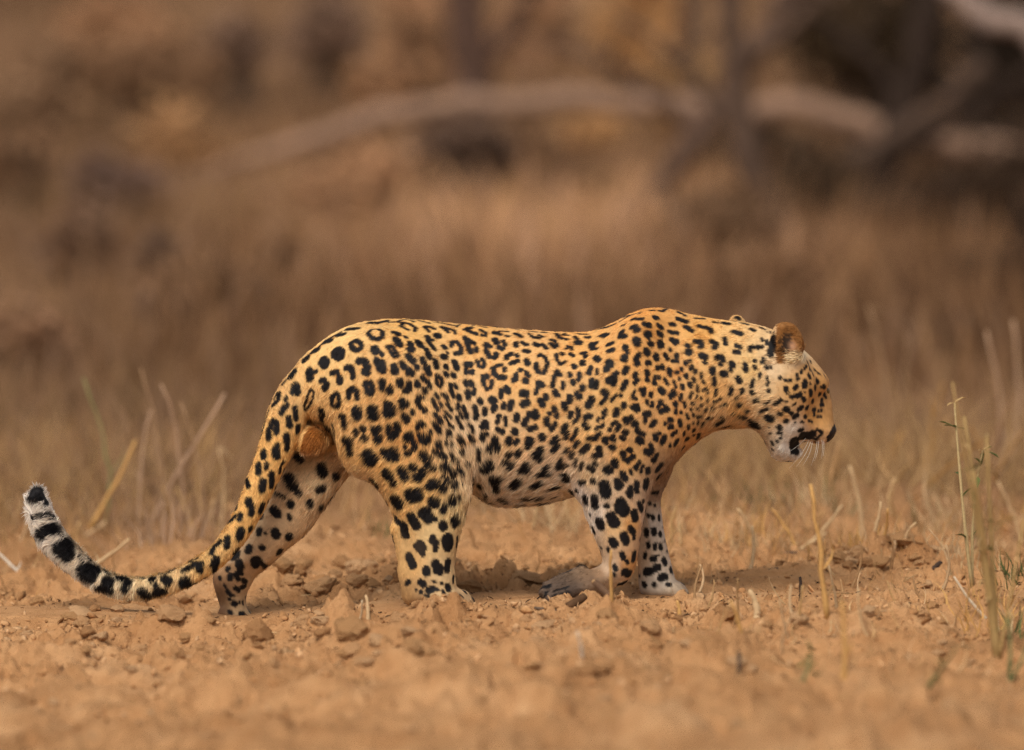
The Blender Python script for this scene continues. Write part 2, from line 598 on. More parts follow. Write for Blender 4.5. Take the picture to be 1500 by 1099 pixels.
# near hind leg
blob([(500, 580), (540, 520), (610, 500), (668, 540), (692, 620), (691, 685), (680, 716), (677, 750), (675, 785), (667, 812),
      (664, 836), (667, 856), (676, 868), (688, 877), (690, 888), (660, 893), (612, 892), (599, 882), (591, 864), (591, 836),
      (594, 812), (587, 786), (575, 755), (562, 730), (546, 708), (522, 699), (503, 684), (489, 645)],
     -0.088, 46, 0.80, 0.03)
ell(632, 668, -.112, 62, .030, 34, 75, .035)
chain([(662, 720, -.10, 20), (640, 790, -.098, 18), (640, 850, -.095, 20)], .03)
chain([(585, 775, -.09, 12), (602, 838, -.088, 15), (606, 870, -.088, 17)], .02)
for k_, (tx_, yy_) in enumerate(((684, -.062), (678, -.090), (668, -.115), (652, -.135))):   # toes
    chain([(tx_ - 34, 872, yy_ * .6 - .036, 13), (tx_ - 8, 876, yy_, 11), (tx_ + 4, 882, yy_, 8)], .010)
# far hind leg, stretched back
blob([(470, 560), (535, 600), (528, 680), (508, 702), (478, 742), (452, 784), (420, 808), (398, 830), (376, 846), (370, 858),
      (363, 870), (362, 886), (371, 905), (368, 914), (332, 914), (325, 902), (316, 876), (308, 848), (316, 822), (342, 788), (376, 740),
      (402, 690), (425, 620)], 0.078, 40, 0.82, 0.03)
for tx_, yy_ in ((366, .098), (362, .074), (354, .055), (344, .048)):
    chain([(tx_ - 14, 899, yy_ * .7 + .022, 11), (tx_ - 1, 904, yy_, 8.5)], .008)
# near foreleg, lifted, its paw trailing from the bent wrist
blob([(845, 600), (880, 560), (940, 560), (1000, 600), (992, 660), (962, 706), (945, 738), (942, 772), (938, 806), (932, 838),
      (918, 858), (902, 862), (888, 872), (872, 882), (842, 887), (820, 887), (808, 878), (808, 862), (822, 848), (850, 837), (876, 828),
      (882, 822), (876, 804), (866, 780), (857, 756), (846, 726), (838, 696), (836, 640)], -0.082, 40, 0.78, 0.03)
ell(900, 712, -.105, 52, .030, 34, 75, .03)
for tx_, ty_, yy_ in ((806, 874, -.112), (799, 866, -.088), (803, 858, -.066), (816, 851, -.050)):
    chain([(tx_ + 36, ty_ - 10, yy_ * .6 - .033, 13), (tx_ + 12, ty_, yy_, 11.5), (tx_ + 1, ty_ + 2, yy_, 9.5)], .004)
# far foreleg, planted
blob([(925, 600), (1000, 640), (984, 700), (971, 722), (969, 742), (972, 762), (977, 792), (984, 820), (990, 846), (998, 862),
      (1000, 876), (940, 877), (933, 860), (932, 820), (930, 780), (926, 740), (918, 680)], 0.068, 36, 0.85, 0.03)
for tx_, yy_ in ((998, .095), (1000, .074), (996, .052), (988, .036)):
    chain([(tx_ - 30, 862, yy_ * .6 + .026, 12), (tx_ - 6, 864, yy_, 10), (tx_ + 2, 869, yy_, 7)], .010)
ell(960, 672, .0, 30, .06, 18, 130, .03)                     # breast fluff
# sheath and scrotum
ell(457, 645, -.024, 23, .024, 19, 0, .008)

# tail
TAIL = [(474, 540, 0, 26), (452, 556, -.005, 29), (436, 577, -.01, 31), (425, 600, -.015, 32), (414, 630, -.02, 31), (402, 662, -.03, 27), (384, 705, -.035, 24), (364, 750, -.04, 21),
        (346, 782, -.045, 20), (322, 811, -.05, 18.5), (292, 833, -.05, 18), (255, 851, -.05, 18), (215, 861, -.045, 17.5),
        (180, 860, -.04, 16.5), (148, 850, -.03, 16.5), (118, 829, -.02, 18), (92, 804, -.01, 21), (70, 778, 0, 22.5),
        (59, 752, .005, 21), (54, 733, .01, 18), (55, 724, .01, 13)]


def resample(P, n):
    P = np.array(P, float)
    tt = np.concatenate([[0], np.cumsum(np.linalg.norm(np.diff(P[:, :2], axis=0), axis=1))])
    u = np.linspace(0, tt[-1], n)
    return np.stack([cub(u, tt, P[:, c]) for c in range(P.shape[1])], -1)


TAILR = resample(TAIL, 60)
TAILP = np.array([list(at(*p[:3])) for p in TAILR])
chain([(p[0], p[1], p[2], max(p[3] - 3.5, 4)) for p in TAILR], .006)


# head, turned a little away
def yh(px, py):
    return 0.002 + 0.060 * np.clip((px - 1085) / 140, 0, 1)


blob([(1060, 482), (1100, 478), (1135, 488), (1165, 500), (1182, 514), (1194, 526), (1206, 540), (1213, 553), (1212, 566), (1211, 582),
      (1213, 596), (1219, 611), (1227, 627), (1225, 637), (1214, 644), (1203, 650), (1192, 653), (1183, 650), (1171, 646), (1168, 652),
      (1171, 665), (1161, 675), (1143, 678), (1129, 670), (1122, 655), (1115, 638), (1103, 627), (1075, 625), (1050, 622)],
     yh, 46, 1.0, 0.02, 1)
ell(1150, 560, yh(1150, 0) - .052, 46, .030, 40, 50, .03)      # cheek
ell(1143, 612, yh(1143, 0) - .040, 36, .028, 28, 60, .025)     # jaw muscle
ell(1194, 633, yh(1195, 0) - .026, 25, .022, 17, 15, .012)     # whisker pad
ell(1200, 633, yh(1200, 0) + .026, 22, .020, 16, 15, .012)
ell(1197, 556, yh(1197, 0) - .036, 20, .018, 12, 50, .014)     # brow
ell(1200, 556, yh(1197, 0) + .036, 18, .018, 12, 50, .014)
ell(1205, 596, yh(1205, 0), 38, .022, 14, 85, .014)            # bridge of the nose
ell(1158, 655, yh(1158, 0), 20, .030, 18, 60, .012)            # chin
ell(1182, 652, yh(1182, 0) - .02, 16, .030, 4, -20, .006, True)   # the mouth
# ears
ell(1154, 502, -.046, 31, .022, 23, 72, .012)
ell(1158, 498, -.067, 25, .018, 16, 72, .006, True)
ell(1083, 477, .055, 16, .016, 11, 60, .012)


def surface_nets(f):
    s = f < 0
    n0, n1, n2 = f.shape
    cnt = np.zeros((n0 - 1, n1 - 1, n2 - 1), np.uint8)
    corners = [(a, b_, c) for a in (0, 1) for b_ in (0, 1) for c in (0, 1)]
    for a, b_, c in corners:
        cnt += s[a:n0 - 1 + a, b_:n1 - 1 + b_, c:n2 - 1 + c]
    act = (cnt > 0) & (cnt < 8)
    I, J, K = np.nonzero(act)
    vals = np.stack([f[I + a, J + b_, K + c] for a, b_, c in corners], -1)
    acc = np.zeros((len(I), 3)); num = np.zeros(len(I))
    for e0 in range(8):
        for ax in (4, 2, 1):
            if e0 & ax: continue
            e1 = e0 | ax
            fa, fb = vals[:, e0], vals[:, e1]
            on = (fa < 0) != (fb < 0)
            t_ = np.where(on, fa / np.where(on, fa - fb, 1), 0)
            p = np.array(corners[e0], float)[None] + t_[:, None] * (np.array(corners[e1]) - np.array(corners[e0]))[None]
            acc += p * on[:, None]; num += on
    V = acc / num[:, None] + np.stack([I, J, K], -1)
    idx = np.full(act.shape, -1, np.int32)
    idx[I, J, K] = np.arange(len(I))
    Q = []
    for ax in range(3):
        sh = [slice(None)] * 3
        A = s.take(range(0, s.shape[ax] - 1), ax); Bv = s.take(range(1, s.shape[ax]), ax)
        ch = np.stack(np.nonzero(A != Bv), -1)
        flip = A[tuple(ch.T)]
        o1, o2 = (ax + 1) % 3, (ax + 2) % 3
        ok = (ch[:, o1] > 0) & (ch[:, o2] > 0) & (ch[:, o1] < f.shape[o1] - 1) & (ch[:, o2] < f.shape[o2] - 1)
        ch, flip = ch[ok], flip[ok]
        def g(d1, d2):
            c = ch.copy(); c[:, o1] -= d1; c[:, o2] -= d2
            return idx[tuple(c.T)]
        q_ = np.stack([g(1, 1), g(0, 1), g(0, 0), g(1, 0)], -1)
        q_[~flip] = q_[~flip][:, ::-1]
        Q.append(q_)
    return V, np.concatenate(Q)


BV, BQ = surface_nets(FLD)
del FLD
BV = BV * VOX + np.array([vx[0], vy[0], vz[0]])


def edges_of(Q):
    e = np.concatenate([Q[:, [0, 1]], Q[:, [1, 2]], Q[:, [2, 3]], Q[:, [3, 0]]])
    return np.unique(np.sort(e, 1), axis=0)


def largest(V, Q):
    E = edges_of(Q)
    lab = np.arange(len(V))
    while True:
        old = lab.copy()
        mn = np.minimum(lab[E[:, 0]], lab[E[:, 1]])
        np.minimum.at(lab, E[:, 0], mn); np.minimum.at(lab, E[:, 1], mn)
        lab = lab[lab]
        if (lab == old).all(): break
    u, c = np.unique(lab, return_counts=True)
    keep = lab == u[c.argmax()]
    re = np.cumsum(keep) - 1
    return V[keep], re[Q[keep[Q].all(1)]]


BV, BQ = largest(BV, BQ)
E_ = edges_of(BQ)
deg = np.bincount(E_.ravel(), minlength=len(BV)).astype(float)[:, None]


def lap(A):
    s_ = np.zeros_like(A)
    for c in range(A.shape[1]):
        s_[:, c] = np.bincount(E_[:, 0], A[E_[:, 1], c], len(A)) + np.bincount(E_[:, 1], A[E_[:, 0], c], len(A))
    return s_ / deg


for it in range(6):                            # Taubin smoothing keeps the volume
    BV = BV + 0.5 * (lap(BV) - BV)
    BV = BV - 0.52 * (lap(BV) - BV)


def vnormals(V, Q):
    n = np.cross(V[Q[:, 2]] - V[Q[:, 0]], V[Q[:, 3]] - V[Q[:, 1]])
    N = np.zeros_like(V)
    for c in range(4):
        for d in range(3):
            N[:, d] += np.bincount(Q[:, c], n[:, d], len(V))
    return N / (np.linalg.norm(N, axis=1)[:, None] + 1e-12)


BN = vnormals(BV, BQ)
bvh = BVHTree.FromPolygons([tuple(v) for v in BV], [tuple(int(i) for i in q_) for q_ in BQ])

# ------------------------------------------------------------------ the coat: every rosette where the animal wears it
# strokes traced spot by spot, plus toe-groove shade painted as thin dark strokes: block = x0 y0 scale, then half-width:points
MARKS = """
@440 450 10
55:60 770 90 750;48:200 640 250 620;45:360 510 440 490;35:540 415 640 395;35:680 325 850 310;35:1010 230 1130 235 1270 200;15:1290 160 1480 165
38:990 390 1040 330 1120 320 1200 360 1205 440 1130 470 1040 450 990 390;42:730 530 800 490 890 530 890 600 830 640 760 600 730 530;90:530 660 580 700
75:330 790 360 830;50:130 930 130 1040;30:130 980 230 940;60:1090 620 1100 640;28:1150 650 1200 700;32:1280 580 1350 580 1430 710 1380 730 1280 590
50:1380 370 1420 380;50:1400 470 1450 540;45:1120 780 1180 920;40:1200 810 1220 930;60:860 790 940 800 980 880 970 950;50:670 890 740 890 770 980 770 1020
40:460 970 540 950 570 1030 570 1080;50:1370 870 1390 930;20:20 690 300 470 560 330
@580 450 10
15:10 170 140 180 270 215;15:330 195 500 235;12:560 220 700 240 860 270;10:890 240 950 250;12:1080 250 1330 300
32:170 330 70 280 110 230 210 250 290 310 280 350;30:480 350 420 290 500 290 560 320;50:600 420 620 420;25:770 370 660 290 760 310 860 350 870 390
28:1180 395 1010 330 1110 300;28:1230 330 1310 370 1310 420 1250 410;55:330 510 360 560;42:215 530 220 610 200 620;30:240 640 250 610;28:130 430 150 445
45:0 370 30 400;45:20 480 60 550;38:460 440 490 530 560 610;25:490 490 540 480;40:450 620 490 740;35:810 570 820 510 890 510 950 580 950 670 870 680
35:700 580 720 600;50:690 730 720 720;20:750 660 760 680;35:1020 450 1060 590 1100 660;30:1050 470 1140 530;30:1180 610 1180 640
38:1380 580 1320 540 1320 640 1370 730;35:1440 740 1480 690;40:1450 480 1480 520;30:1430 375 1490 370;45:180 720 250 790;35:300 870 310 890
40:90 830 120 880;45:190 930 220 970;42:390 760 410 810;30:420 890 470 970 480 880;38:580 790 590 870;38:730 870 740 890;45:860 810 890 900
35:730 970 750 1000;42:840 990 850 1010;50:1040 840 1080 840;32:1025 920 1040 960;38:1115 940 1115 960;32:1190 790 1220 870 1280 880 1300 830 1260 760
35:390 1020 410 1060;25:600 990 650 1050 680 1100;28:1420 890 1430 960 1480 1010;25:1480 850 1500 860;25:1270 1010 1270 1080;30:1325 1000 1340 1020
@720 450 10
15:150 295 240 305;15:320 320 410 335;12:120 350 210 355;12:550 350 660 365;18:740 370 800 375;12:940 345 1130 365;30:50 370 130 400
30:350 390 410 410 430 430;20:220 420 250 425;28:550 390 600 440 700 455 750 430;18:690 410 750 430;35:60 480 60 490;28:170 500 200 560;38:110 590 160 610
35:360 530 360 570;28:450 520 510 550;35:480 640 540 650;38:640 540 680 560;30:750 550 800 600;28:870 540 920 590 960 570;25:870 480 920 490 960 550
28:950 390 980 440 1030 460;25:1070 390 1080 410;28:1080 470 1100 470;30:1220 440 1250 460;45:1250 520 1290 520;20:1270 390 1400 400;28:1380 440 1430 440
30:1100 610 1110 575 1170 590 1180 620;32:1160 690 1190 710;40:1470 540 1480 610;32:220 750 230 710 300 680;30:370 700 380 720;30:380 780 390 790
38:290 820 340 810;38:510 780 530 830;33:690 720 720 690 790 740 820 820 790 930 760 970;33:660 830 650 900 690 950;32:950 690 950 770 1020 840 1080 800
28:1030 680 1040 690;32:1320 680 1370 670 1380 730;40:1330 800 1340 830;35:1205 860 1220 880;38:1450 890 1430 960;30:100 850 140 850;32:30 890 40 970
28:190 900 195 930;42:120 1030 180 1030;35:430 920 430 925;32:360 980 350 1010;32:510 960 530 990;40:340 1060 330 1070;40:500 1070 490 1080
32:960 940 960 990;25:960 950 1010 990;28:920 1010 910 1070;32:1150 980 1150 1000;28:1280 970 1290 1040;28:20 740 70 720 60 680
@860 440 10
15:660 130 750 120;35:940 115 960 115;30:1060 155 1090 160;22:1110 115 1170 125;25:1340 170 1430 220;15:430 230 550 190;25:560 240 640 220;30:780 190 820 185
25:650 280 810 270;38:990 255 1030 250;38:1330 270 1450 310;25:180 420 300 390 410 345;18:510 370 550 360;35:650 400 710 380;35:710 440 750 430
38:850 350 910 370;35:1050 370 1090 400;32:1220 355 1270 350;30:190 520 250 495 310 500 250 535 190 520;38:490 475 520 460;40:480 530 550 525
55:890 500 900 510;35:1050 480 1090 510;30:1210 465 1320 480;40:1460 400 1500 420;55:720 590 740 620;35:920 630 945 650;48:1070 630 1080 660
38:1250 580 1290 620 1310 600;35:80 640 130 630;32:90 710 140 710;15:60 680 70 690;38:310 650 360 630;38:320 740 370 730;42:560 690 570 720
45:550 830 540 870;25:590 760 590 770;45:870 740 890 780;38:890 920 905 910;42:760 800 720 850 720 930 750 930;45:1010 820 1020 850;32:1150 800 1170 850
25:1220 720 1225 730;28:1310 800 1310 830;28:1260 890 1300 900;45:130 840 160 870;55:330 910 340 940;40:300 980 280 1020;42:580 1000 550 1050
35:880 1050 890 1090;28:1030 980 1040 1000;30:1100 960 1110 990;38:1200 1030 1210 1050;25:1320 1050 1325 1055;25:1375 1015 1385 1020;25:1445 920 1455 925
30:40 1000 40 1060;22:140 1020 145 1070;35:410 1080 440 1070
@990 440 10
22:40 180 120 210;15:290 265 420 270;15:570 260 640 270;32:690 330 780 345;25:960 330 1040 350;28:1100 420 1150 440;25:1260 410 1290 420;14:1360 410 1420 420
14:1380 460 1440 470;25:890 250 930 270;30:130 390 240 450;30:340 380 440 400 510 420;38:510 440 520 460;38:850 460 950 490;30:720 560 725 640
32:280 605 370 610 380 660;22:340 690 380 680;32:520 600 600 640;35:560 690 580 680;35:165 660 180 670;45:180 750 200 760;28:890 660 940 690
32:860 755 920 760;28:1080 690 1260 680;25:1080 730 1100 735;20:1200 700 1210 710;22:1260 560 1265 590;60:1430 570 1420 700;40:1390 740 1390 800
20:1330 590 1340 640;45:380 810 430 830;25:420 910 440 920;38:600 840 620 830;40:670 840 690 870;28:650 930 660 940;40:820 930 840 960;25:800 1000 810 1030
30:1015 940 1020 960;35:1020 1000 1025 1020;25:1155 885 1160 890;30:1150 975 1160 985;30:1280 870 1270 900;28:1330 980 1335 990;18:1395 970 1395 990
30:145 915 150 920;25:200 890 205 890;30:235 970 230 1000;25:80 1010 85 1020;25:30 1050 30 1055;25:290 1030 290 1050;48:535 1020 540 1040;45:700 1070 710 1080
15:375 1070 380 1090;20:1240 1080 1235 1090;22:20 900 25 905
@1090 460 10
22:240 890 225 920;22:140 970 105 1050;18:330 930 340 960;18:355 990 345 1040;20:515 935 530 940;15:600 960 605 980;25:660 980 690 970;22:780 960 795 945
38:895 990 880 1050;30:615 1080 620 1090;30:770 1060 750 1090;20:780 890 770 895;18:830 870 850 830;18:885 810 910 760;15:960 800 965 820;14:975 690 980 720
15:1030 810 1040 830;15:1075 850 1085 870;15:1110 880 1120 890;14:1150 860 1190 920;28:950 900 960 930;12:1010 890 1015 895;28:1060 970 1080 1000
25:1040 1060 1050 1090;22:1165 1050 1180 1080;12:970 1020 975 1025;12:1130 1070 1135 1075;12:1010 640 1100 750 1200 870
@1090 560 8.453
28:95 120 105 135;22:305 100 308 112;25:150 230 160 235;20:35 355 40 360;12:260 270 310 240;20:380 275 455 220;20:200 365 280 335
55:120 530 150 550;35:80 480 100 490;25:5 435 15 445;45:300 440 340 450;25:435 390 455 395;35:515 330 540 345;22:590 380 595 385;30:625 430 655 415
30:515 485 525 485;10:600 290 640 265;28:515 85 520 100;25:625 75 660 55;32:750 20 755 50;28:880 60 885 80;30:820 115 830 155;25:935 150 940 155
25:590 185 610 180;32:660 170 690 155;28:735 205 745 225;25:845 235 855 240;10:530 145 550 135;10:510 240 530 238;28:950 280 970 275;22:955 225 965 220
22:990 150 1010 180;15:985 50 1000 60;28:680 335 715 310;25:775 325 790 305;25:855 345 875 335;16:920 355 925 355;16:955 350 960 350;20:865 410 870 405
15:905 430 915 428;14:945 432 955 430;25:755 425 760 425;14:800 475 840 488;12:710 490 735 500;10:630 500 635 503;8:750 125 755 128;30:430 555 450 570
22:430 630 450 635;18:450 695 455 695;18:410 730 415 735;20:345 745 360 770;14:345 825 355 835;10:305 560 310 562;12:320 635 335 630
40:715 650 800 650;46:835 635 850 642;24:900 590 965 615 940 660 900 700;14:870 700 890 720;55:620 720 600 800;40:600 850 655 860;25:680 600 720 590
@0 0 1
7:1172 641 1184 639;1.2:812 866 832 860;1.2:809 874 834 868;1.2:816 880 838 876;3.0:345 862 350 866;2.5:335 868 338 872;3:356 850 360 853;3.5:345 842 352 838;10:44 722 64 719;6:40 716 66 714;8:1165 649 1166 655;6:1168 644 1174 642
@980 540 9.16
35:40 340 70 330;25:20 385 25 390;15:60 165 95 250;18:135 140 140 140;25:110 50 115 50;25:225 90 235 110;18:325 130 345 170;20:360 30 355 50
16:435 70 435 120;18:455 175 475 190;25:175 230 180 265;28:275 205 290 235;18:380 240 385 300;15:455 295 500 270;15:515 290 518 335;16:165 345 155 430
18:310 330 280 390;16:375 375 375 400;15:437 395 440 410;15:518 405 515 430;35:85 470 85 475;20:205 460 215 510;16:305 465 340 475;15:440 480 442 500
18:300 550 300 555;14:365 530 395 560;18:500 530 485 575;20:95 560 95 600;20:160 590 165 595;18:235 620 260 670;16:328 620 330 645;20:395 640 398 650
14:430 640 432 650;28:140 700 160 760;12:325 725 328 735;16:395 710 395 745;15:455 730 445 770;22:10 690 40 690;22:10 790 45 785;20:45 890 100 850
20:260 770 265 810;20:335 820 332 840;20:205 860 205 885;28:235 945 250 950;25:400 880 390 940;14:445 920 440 980;30:80 1020 115 970;22:10 1030 15 1040
14:330 890 335 900;18:180 1080 200 1050;28:605 140 610 210;40:720 70 750 75;38:925 130 945 165;22:640 290 625 350;28:835 270 825 340;20:605 450 620 445
20:670 420 690 405;30:980 295 980 320;28:1115 310 1120 330;22:1135 165 1105 240;18:1220 80 1218 115;15:910 390 915 400;28:940 480 945 495
22:750 480 755 485;15:690 500 700 500;30:1160 435 1190 430;25:580 545 590 550;22:520 670 570 655;20:1050 575 1055 580;18:860 600 865 605
25:950 640 1020 660;50:1130 740 1170 760;30:640 745 730 695;30:720 780 800 765;16:690 650 720 655;18:1300 470 1340 445;18:1230 580 1310 545
@360 540 10
55:700 50 660 110;60:930 60 950 130;25:1010 50 1030 40;35:1260 60 1340 50;50:1375 150 1375 190;40:1150 170 1110 180;50:1180 240 1160 280;20:570 110 500 210
60:730 260 720 300;45:690 340 760 350;35:490 370 470 460;38:400 530 440 490;20:430 350 390 430;28:590 430 585 460;42:560 570 520 640;25:610 520 600 560
22:930 350 960 310 1000 350 980 450 940 540 870 610 860 540 900 450 930 350;42:1320 370 1260 430 1270 540 1350 560 1380 500 1350 400
50:1110 620 1130 660;40:1110 720 1120 750;45:1400 700 1440 720 1450 840;35:720 580 730 680 740 740;35:630 720 650 820;25:300 600 270 680
28:290 750 230 870 160 1000;42:400 770 450 800 450 930;45:390 780 330 920 330 1010;40:770 850 760 920;35:1280 830 1300 920;45:1200 860 1210 900
40:590 1000 600 1080;50:1450 1070 1500 1050
@500 540 10
55:350 30 380 50;45:590 20 600 25;50:770 30 800 40;48:1000 60 1030 70;45:110 420 110 330 170 290 230 340 230 430
45:350 220 430 210 460 290 440 370 380 350 350 240;48:600 190 600 260;25:590 300 600 310;55:700 320 710 320;20:720 240 740 280;50:860 190 860 230
42:990 220 990 300 940 320;40:1110 210 1120 240;35:1220 300 1230 340;30:1190 130 1210 170;30:1260 180 1300 270;40:1260 30 1280 70
30:1400 90 1470 160 1450 270 1400 220 1400 130;70:220 620 230 690;75:460 610 470 690;45:660 520 660 660 670 680;40:750 560 760 640 720 680;40:660 510 710 530
50:890 490 940 520;35:890 560 895 570;50:930 700 960 750;30:1040 620 1040 660;42:1180 430 1130 420 1120 500 1170 580 1230 600 1230 630
25:1380 370 1420 430;28:1340 460 1370 540 1420 610;22:1460 530 1470 560;45:40 720 40 830;35:210 920 220 960;42:310 880 320 890;45:330 1020 340 1030
40:470 880 560 880;45:490 930 520 1000 560 1010;45:520 1050 530 1060;42:700 850 700 920 720 1000;48:820 820 830 890 780 970;50:1150 830 1180 820
35:1120 870 1160 780;60:970 1000 1000 980;40:1040 1060 1050 1080;45:1150 980 1180 1040 1240 1060 1260 1000;28:1300 920 1310 940;30:1370 670 1380 690
28:1430 720 1460 790;35:1360 810 1430 930;60:60 1060 120 1070;40:1420 1080 1430 1090
@640 540 10
35:430 50 435 60;32:680 120 690 230 730 310 780 290 810 230 800 180;28:730 100 740 130;35:420 190 430 230;32:490 190 520 250;38:450 340 460 420
32:550 320 540 370;32:200 240 210 330 240 400;28:260 240 290 280;38:320 400 330 440;25:80 370 100 400;25:130 380 160 460;25:150 510 210 610;22:50 510 65 560
28:310 530 305 590;28:380 560 430 660 440 720;20:340 650 370 720;40:630 470 640 490;35:550 560 570 640;40:580 680 570 720;35:700 600 700 660
50:800 460 830 470;42:850 570 840 600;30:940 320 940 420;38:1010 280 1050 340;35:980 530 980 560;42:1090 500 1070 580;50:1250 360 1300 360
55:1270 520 1310 500;28:1330 80 1340 110;38:1300 180 1310 185;20:130 640 200 720;20:110 680 170 800 240 870;25:290 720 340 820;25:350 840 360 870
32:910 690 890 780;25:1000 720 1010 830;38:890 890 900 900;38:960 920 960 930;42:1170 690 1160 750;40:1350 670 1360 680;48:1440 640 1450 700
38:1310 750 1280 820;38:1360 890 1440 860;55:680 840 700 810;25:740 870 745 880;42:670 980 670 1030;35:720 960 730 960;25:470 830 510 850 530 930
28:470 980 500 1050 530 1050;42:170 930 180 970;25:330 990 380 1080;25:310 1040 340 1080;50:1140 920 1145 930;42:1060 1030 1050 1080;30:1180 1060 1170 1080
50:850 1040 850 1080;55:1350 1050 1360 1060;40:20 890 30 920;30:30 740 60 800
@770 540 10
40:190 210 240 240;28:170 290 150 360;35:300 400 300 440;42:210 470 250 530;28:410 180 390 260;25:545 210 545 290;38:430 340 460 390;28:790 100 780 160
35:690 190 700 210;40:830 280 830 300;35:750 370 760 390;42:790 410 790 420;42:640 420 640 480;40:560 520 580 580;38:970 180 960 250;38:1040 200 1020 270
45:1250 150 1220 180;42:1310 110 1290 220;48:970 450 920 540;50:1150 340 1170 360;25:1190 420 1110 510;20:1330 390 1260 470;25:1400 390 1390 400
35:1470 200 1420 290;38:420 580 430 610;28:350 660 350 670;32:460 680 460 700;38:310 740 310 810;28:440 800 430 830;35:380 890 390 880;32:670 650 650 700
35:750 590 780 620 780 690 720 780;40:880 720 940 700;42:870 830 900 860;35:590 830 550 920;35:610 930 590 1010;25:750 890 720 980 670 1050
25:1170 610 1130 650;20:1070 740 1060 760;22:1170 680 1130 720;35:1440 530 1440 560;38:1340 610 1320 680;20:1090 850 1030 890;20:1140 820 1130 850
28:1270 820 1330 780;30:1235 890 1240 900;32:1370 840 1340 890;35:930 1020 1000 1030 1020 1040;25:1060 970 1090 950;45:1170 1040 1170 1060;35:1270 1010 1280 1000
50:60 1050 80 1060;48:240 990 250 1020;50:430 1050 450 1040;38:1470 740 1480 760;25:760 1080 780 1070
@860 540 10
35:710 80 700 110;30:740 160 700 210;38:880 50 880 70;38:880 160 880 165;28:1000 130 995 150;22:1060 130 1060 150;35:990 210 995 220;22:1140 150 1180 230
30:1210 20 1220 60;18:1220 90 1225 100;16:1275 190 1300 270;28:700 330 670 390 680 440 720 440;38:800 310 830 310 820 370;30:940 370 930 400;25:880 470 880 510
30:960 510 950 550;42:1070 310 1110 340;45:1260 360 1240 390;22:1380 380 1365 460;40:1080 490 1070 500;22:1060 540 1040 570;35:1290 515 1295 518
22:1420 510 1435 560;50:700 570 730 590;25:740 540 660 560;40:850 670 900 660;32:850 740 850 770;38:560 740 580 780;35:640 720 645 725;48:700 810 710 820
42:560 930 570 930;35:510 1010 530 1030;50:760 1050 790 1060;35:1210 750 1230 750;22:1150 800 1140 820;32:1210 865 1240 850;32:1360 780 1370 830
22:1370 650 1375 650;25:1300 620 1300 650;40:1000 990 1010 1020;28:1050 950 1060 950;40:1130 1010 1110 1070;28:1250 970 1300 930;22:1420 940 1425 960
28:1460 1030 1470 1030;30:1310 1070 1320 1070;35:950 830 990 780;35:1080 630 1140 600;35:1150 560 1180 600;35:780 940 820 960;40:740 900 750 920
@820 640 10
25:190 20 170 50;35:490 30 530 20;42:660 40 670 70;42:770 20 780 30;40:1180 80 1200 80;30:1410 20 1420 40;30:1490 80 1500 90;28:250 90 220 150
15:300 100 310 110;25:110 170 90 210;30:180 230 160 280;42:410 140 320 220;50:570 180 580 200;40:510 280 600 260;30:1330 120 1330 140;45:1270 210 1310 240 1340 200
40:930 260 920 240;45:960 330 1000 360 1060 300 1080 290;35:1010 190 1040 200;38:750 150 780 160;50:800 370 810 410;60:700 480 720 490;35:520 390 530 400
40:440 450 480 480;25:1170 370 1140 410;32:1110 440 1120 470;25:1220 430 1190 510;40:1290 480 1290 510;40:1390 320 1380 340;25:1420 260 1400 320
35:1490 410 1430 490;28:1480 550 1430 600;45:920 540 960 610;20:1030 490 1050 540;50:840 650 870 690;50:860 730 890 710;75:650 710 675 830
40:1130 680 1130 700;35:1125 740 1130 800;38:1040 750 1030 860;35:1010 810 1000 820;45:1270 650 1260 730;40:370 890 380 960;50:510 890 520 980
32:690 1010 700 1020;60:890 950 930 1010;40:840 1010 850 1020;50:950 1050 930 1080;32:1160 970 1180 1030;20:1220 940 1225 960;25:1360 820 1440 810
20:1320 970 1325 985;16:1390 1000 1395 1005;40:310 670 340 660;35:480 640 490 660;22:240 330 220 420;28:330 390 300 470;35:30 560 70 590;45:80 620 90 640
30:160 790 180 840;28:250 790 255 800;50:20 390 30 430;20:105 420 110 430;25:340 1050 350 1090
@690 640 10
28:10 50 30 70;35:150 20 180 30;35:345 40 350 80;45:280 140 270 190;45:390 130 380 190;38:560 50 560 100;32:670 50 650 100;50:850 70 840 130;45:1045 10 1050 20
40:1220 60 1190 80;40:1270 130 1200 200;28:1410 180 1390 220;35:1470 250 1470 290;25:1470 40 1480 30;20:1390 10 1395 15;32:120 180 110 340;40:570 250 550 270
40:700 220 680 270;45:490 370 530 380;45:600 410 560 440;50:1020 180 1020 190;50:940 260 950 280;50:1010 300 1000 320;75:270 400 200 470;60:810 430 790 490
35:720 500 830 520;42:1310 370 1280 440;25:1320 330 1310 350;18:1410 410 1405 420;50:1090 480 1080 540;40:1000 550 1130 550;25:1110 430 1130 440
75:340 610 350 660;45:390 720 370 780;40:440 590 430 600;60:690 650 620 720;50:1000 680 910 720;55:1370 570 1390 630;42:1180 760 1270 740;40:110 690 130 740
35:230 830 230 920;45:200 980 240 1000;40:310 1010 320 1020;50:450 900 510 940;50:770 880 810 890;40:700 960 780 990;60:980 880 990 890;25:1000 970 1130 960
25:1200 890 1230 880;25:30 590 20 610;40:1470 810 1480 830
@550 640 10
45:20 40 50 50;35:220 20 240 20;45:450 30 520 30;40:580 120 570 170;45:470 240 490 240;25:430 140 440 160;75:710 30 730 40;40:910 90 920 120;22:950 150 960 170
25:1030 60 1045 120;22:1110 90 1115 130;22:1200 20 1260 110 1300 110 1270 30 1210 10;35:1400 20 1430 60;45:120 210 130 250 190 310;70:260 220 280 290
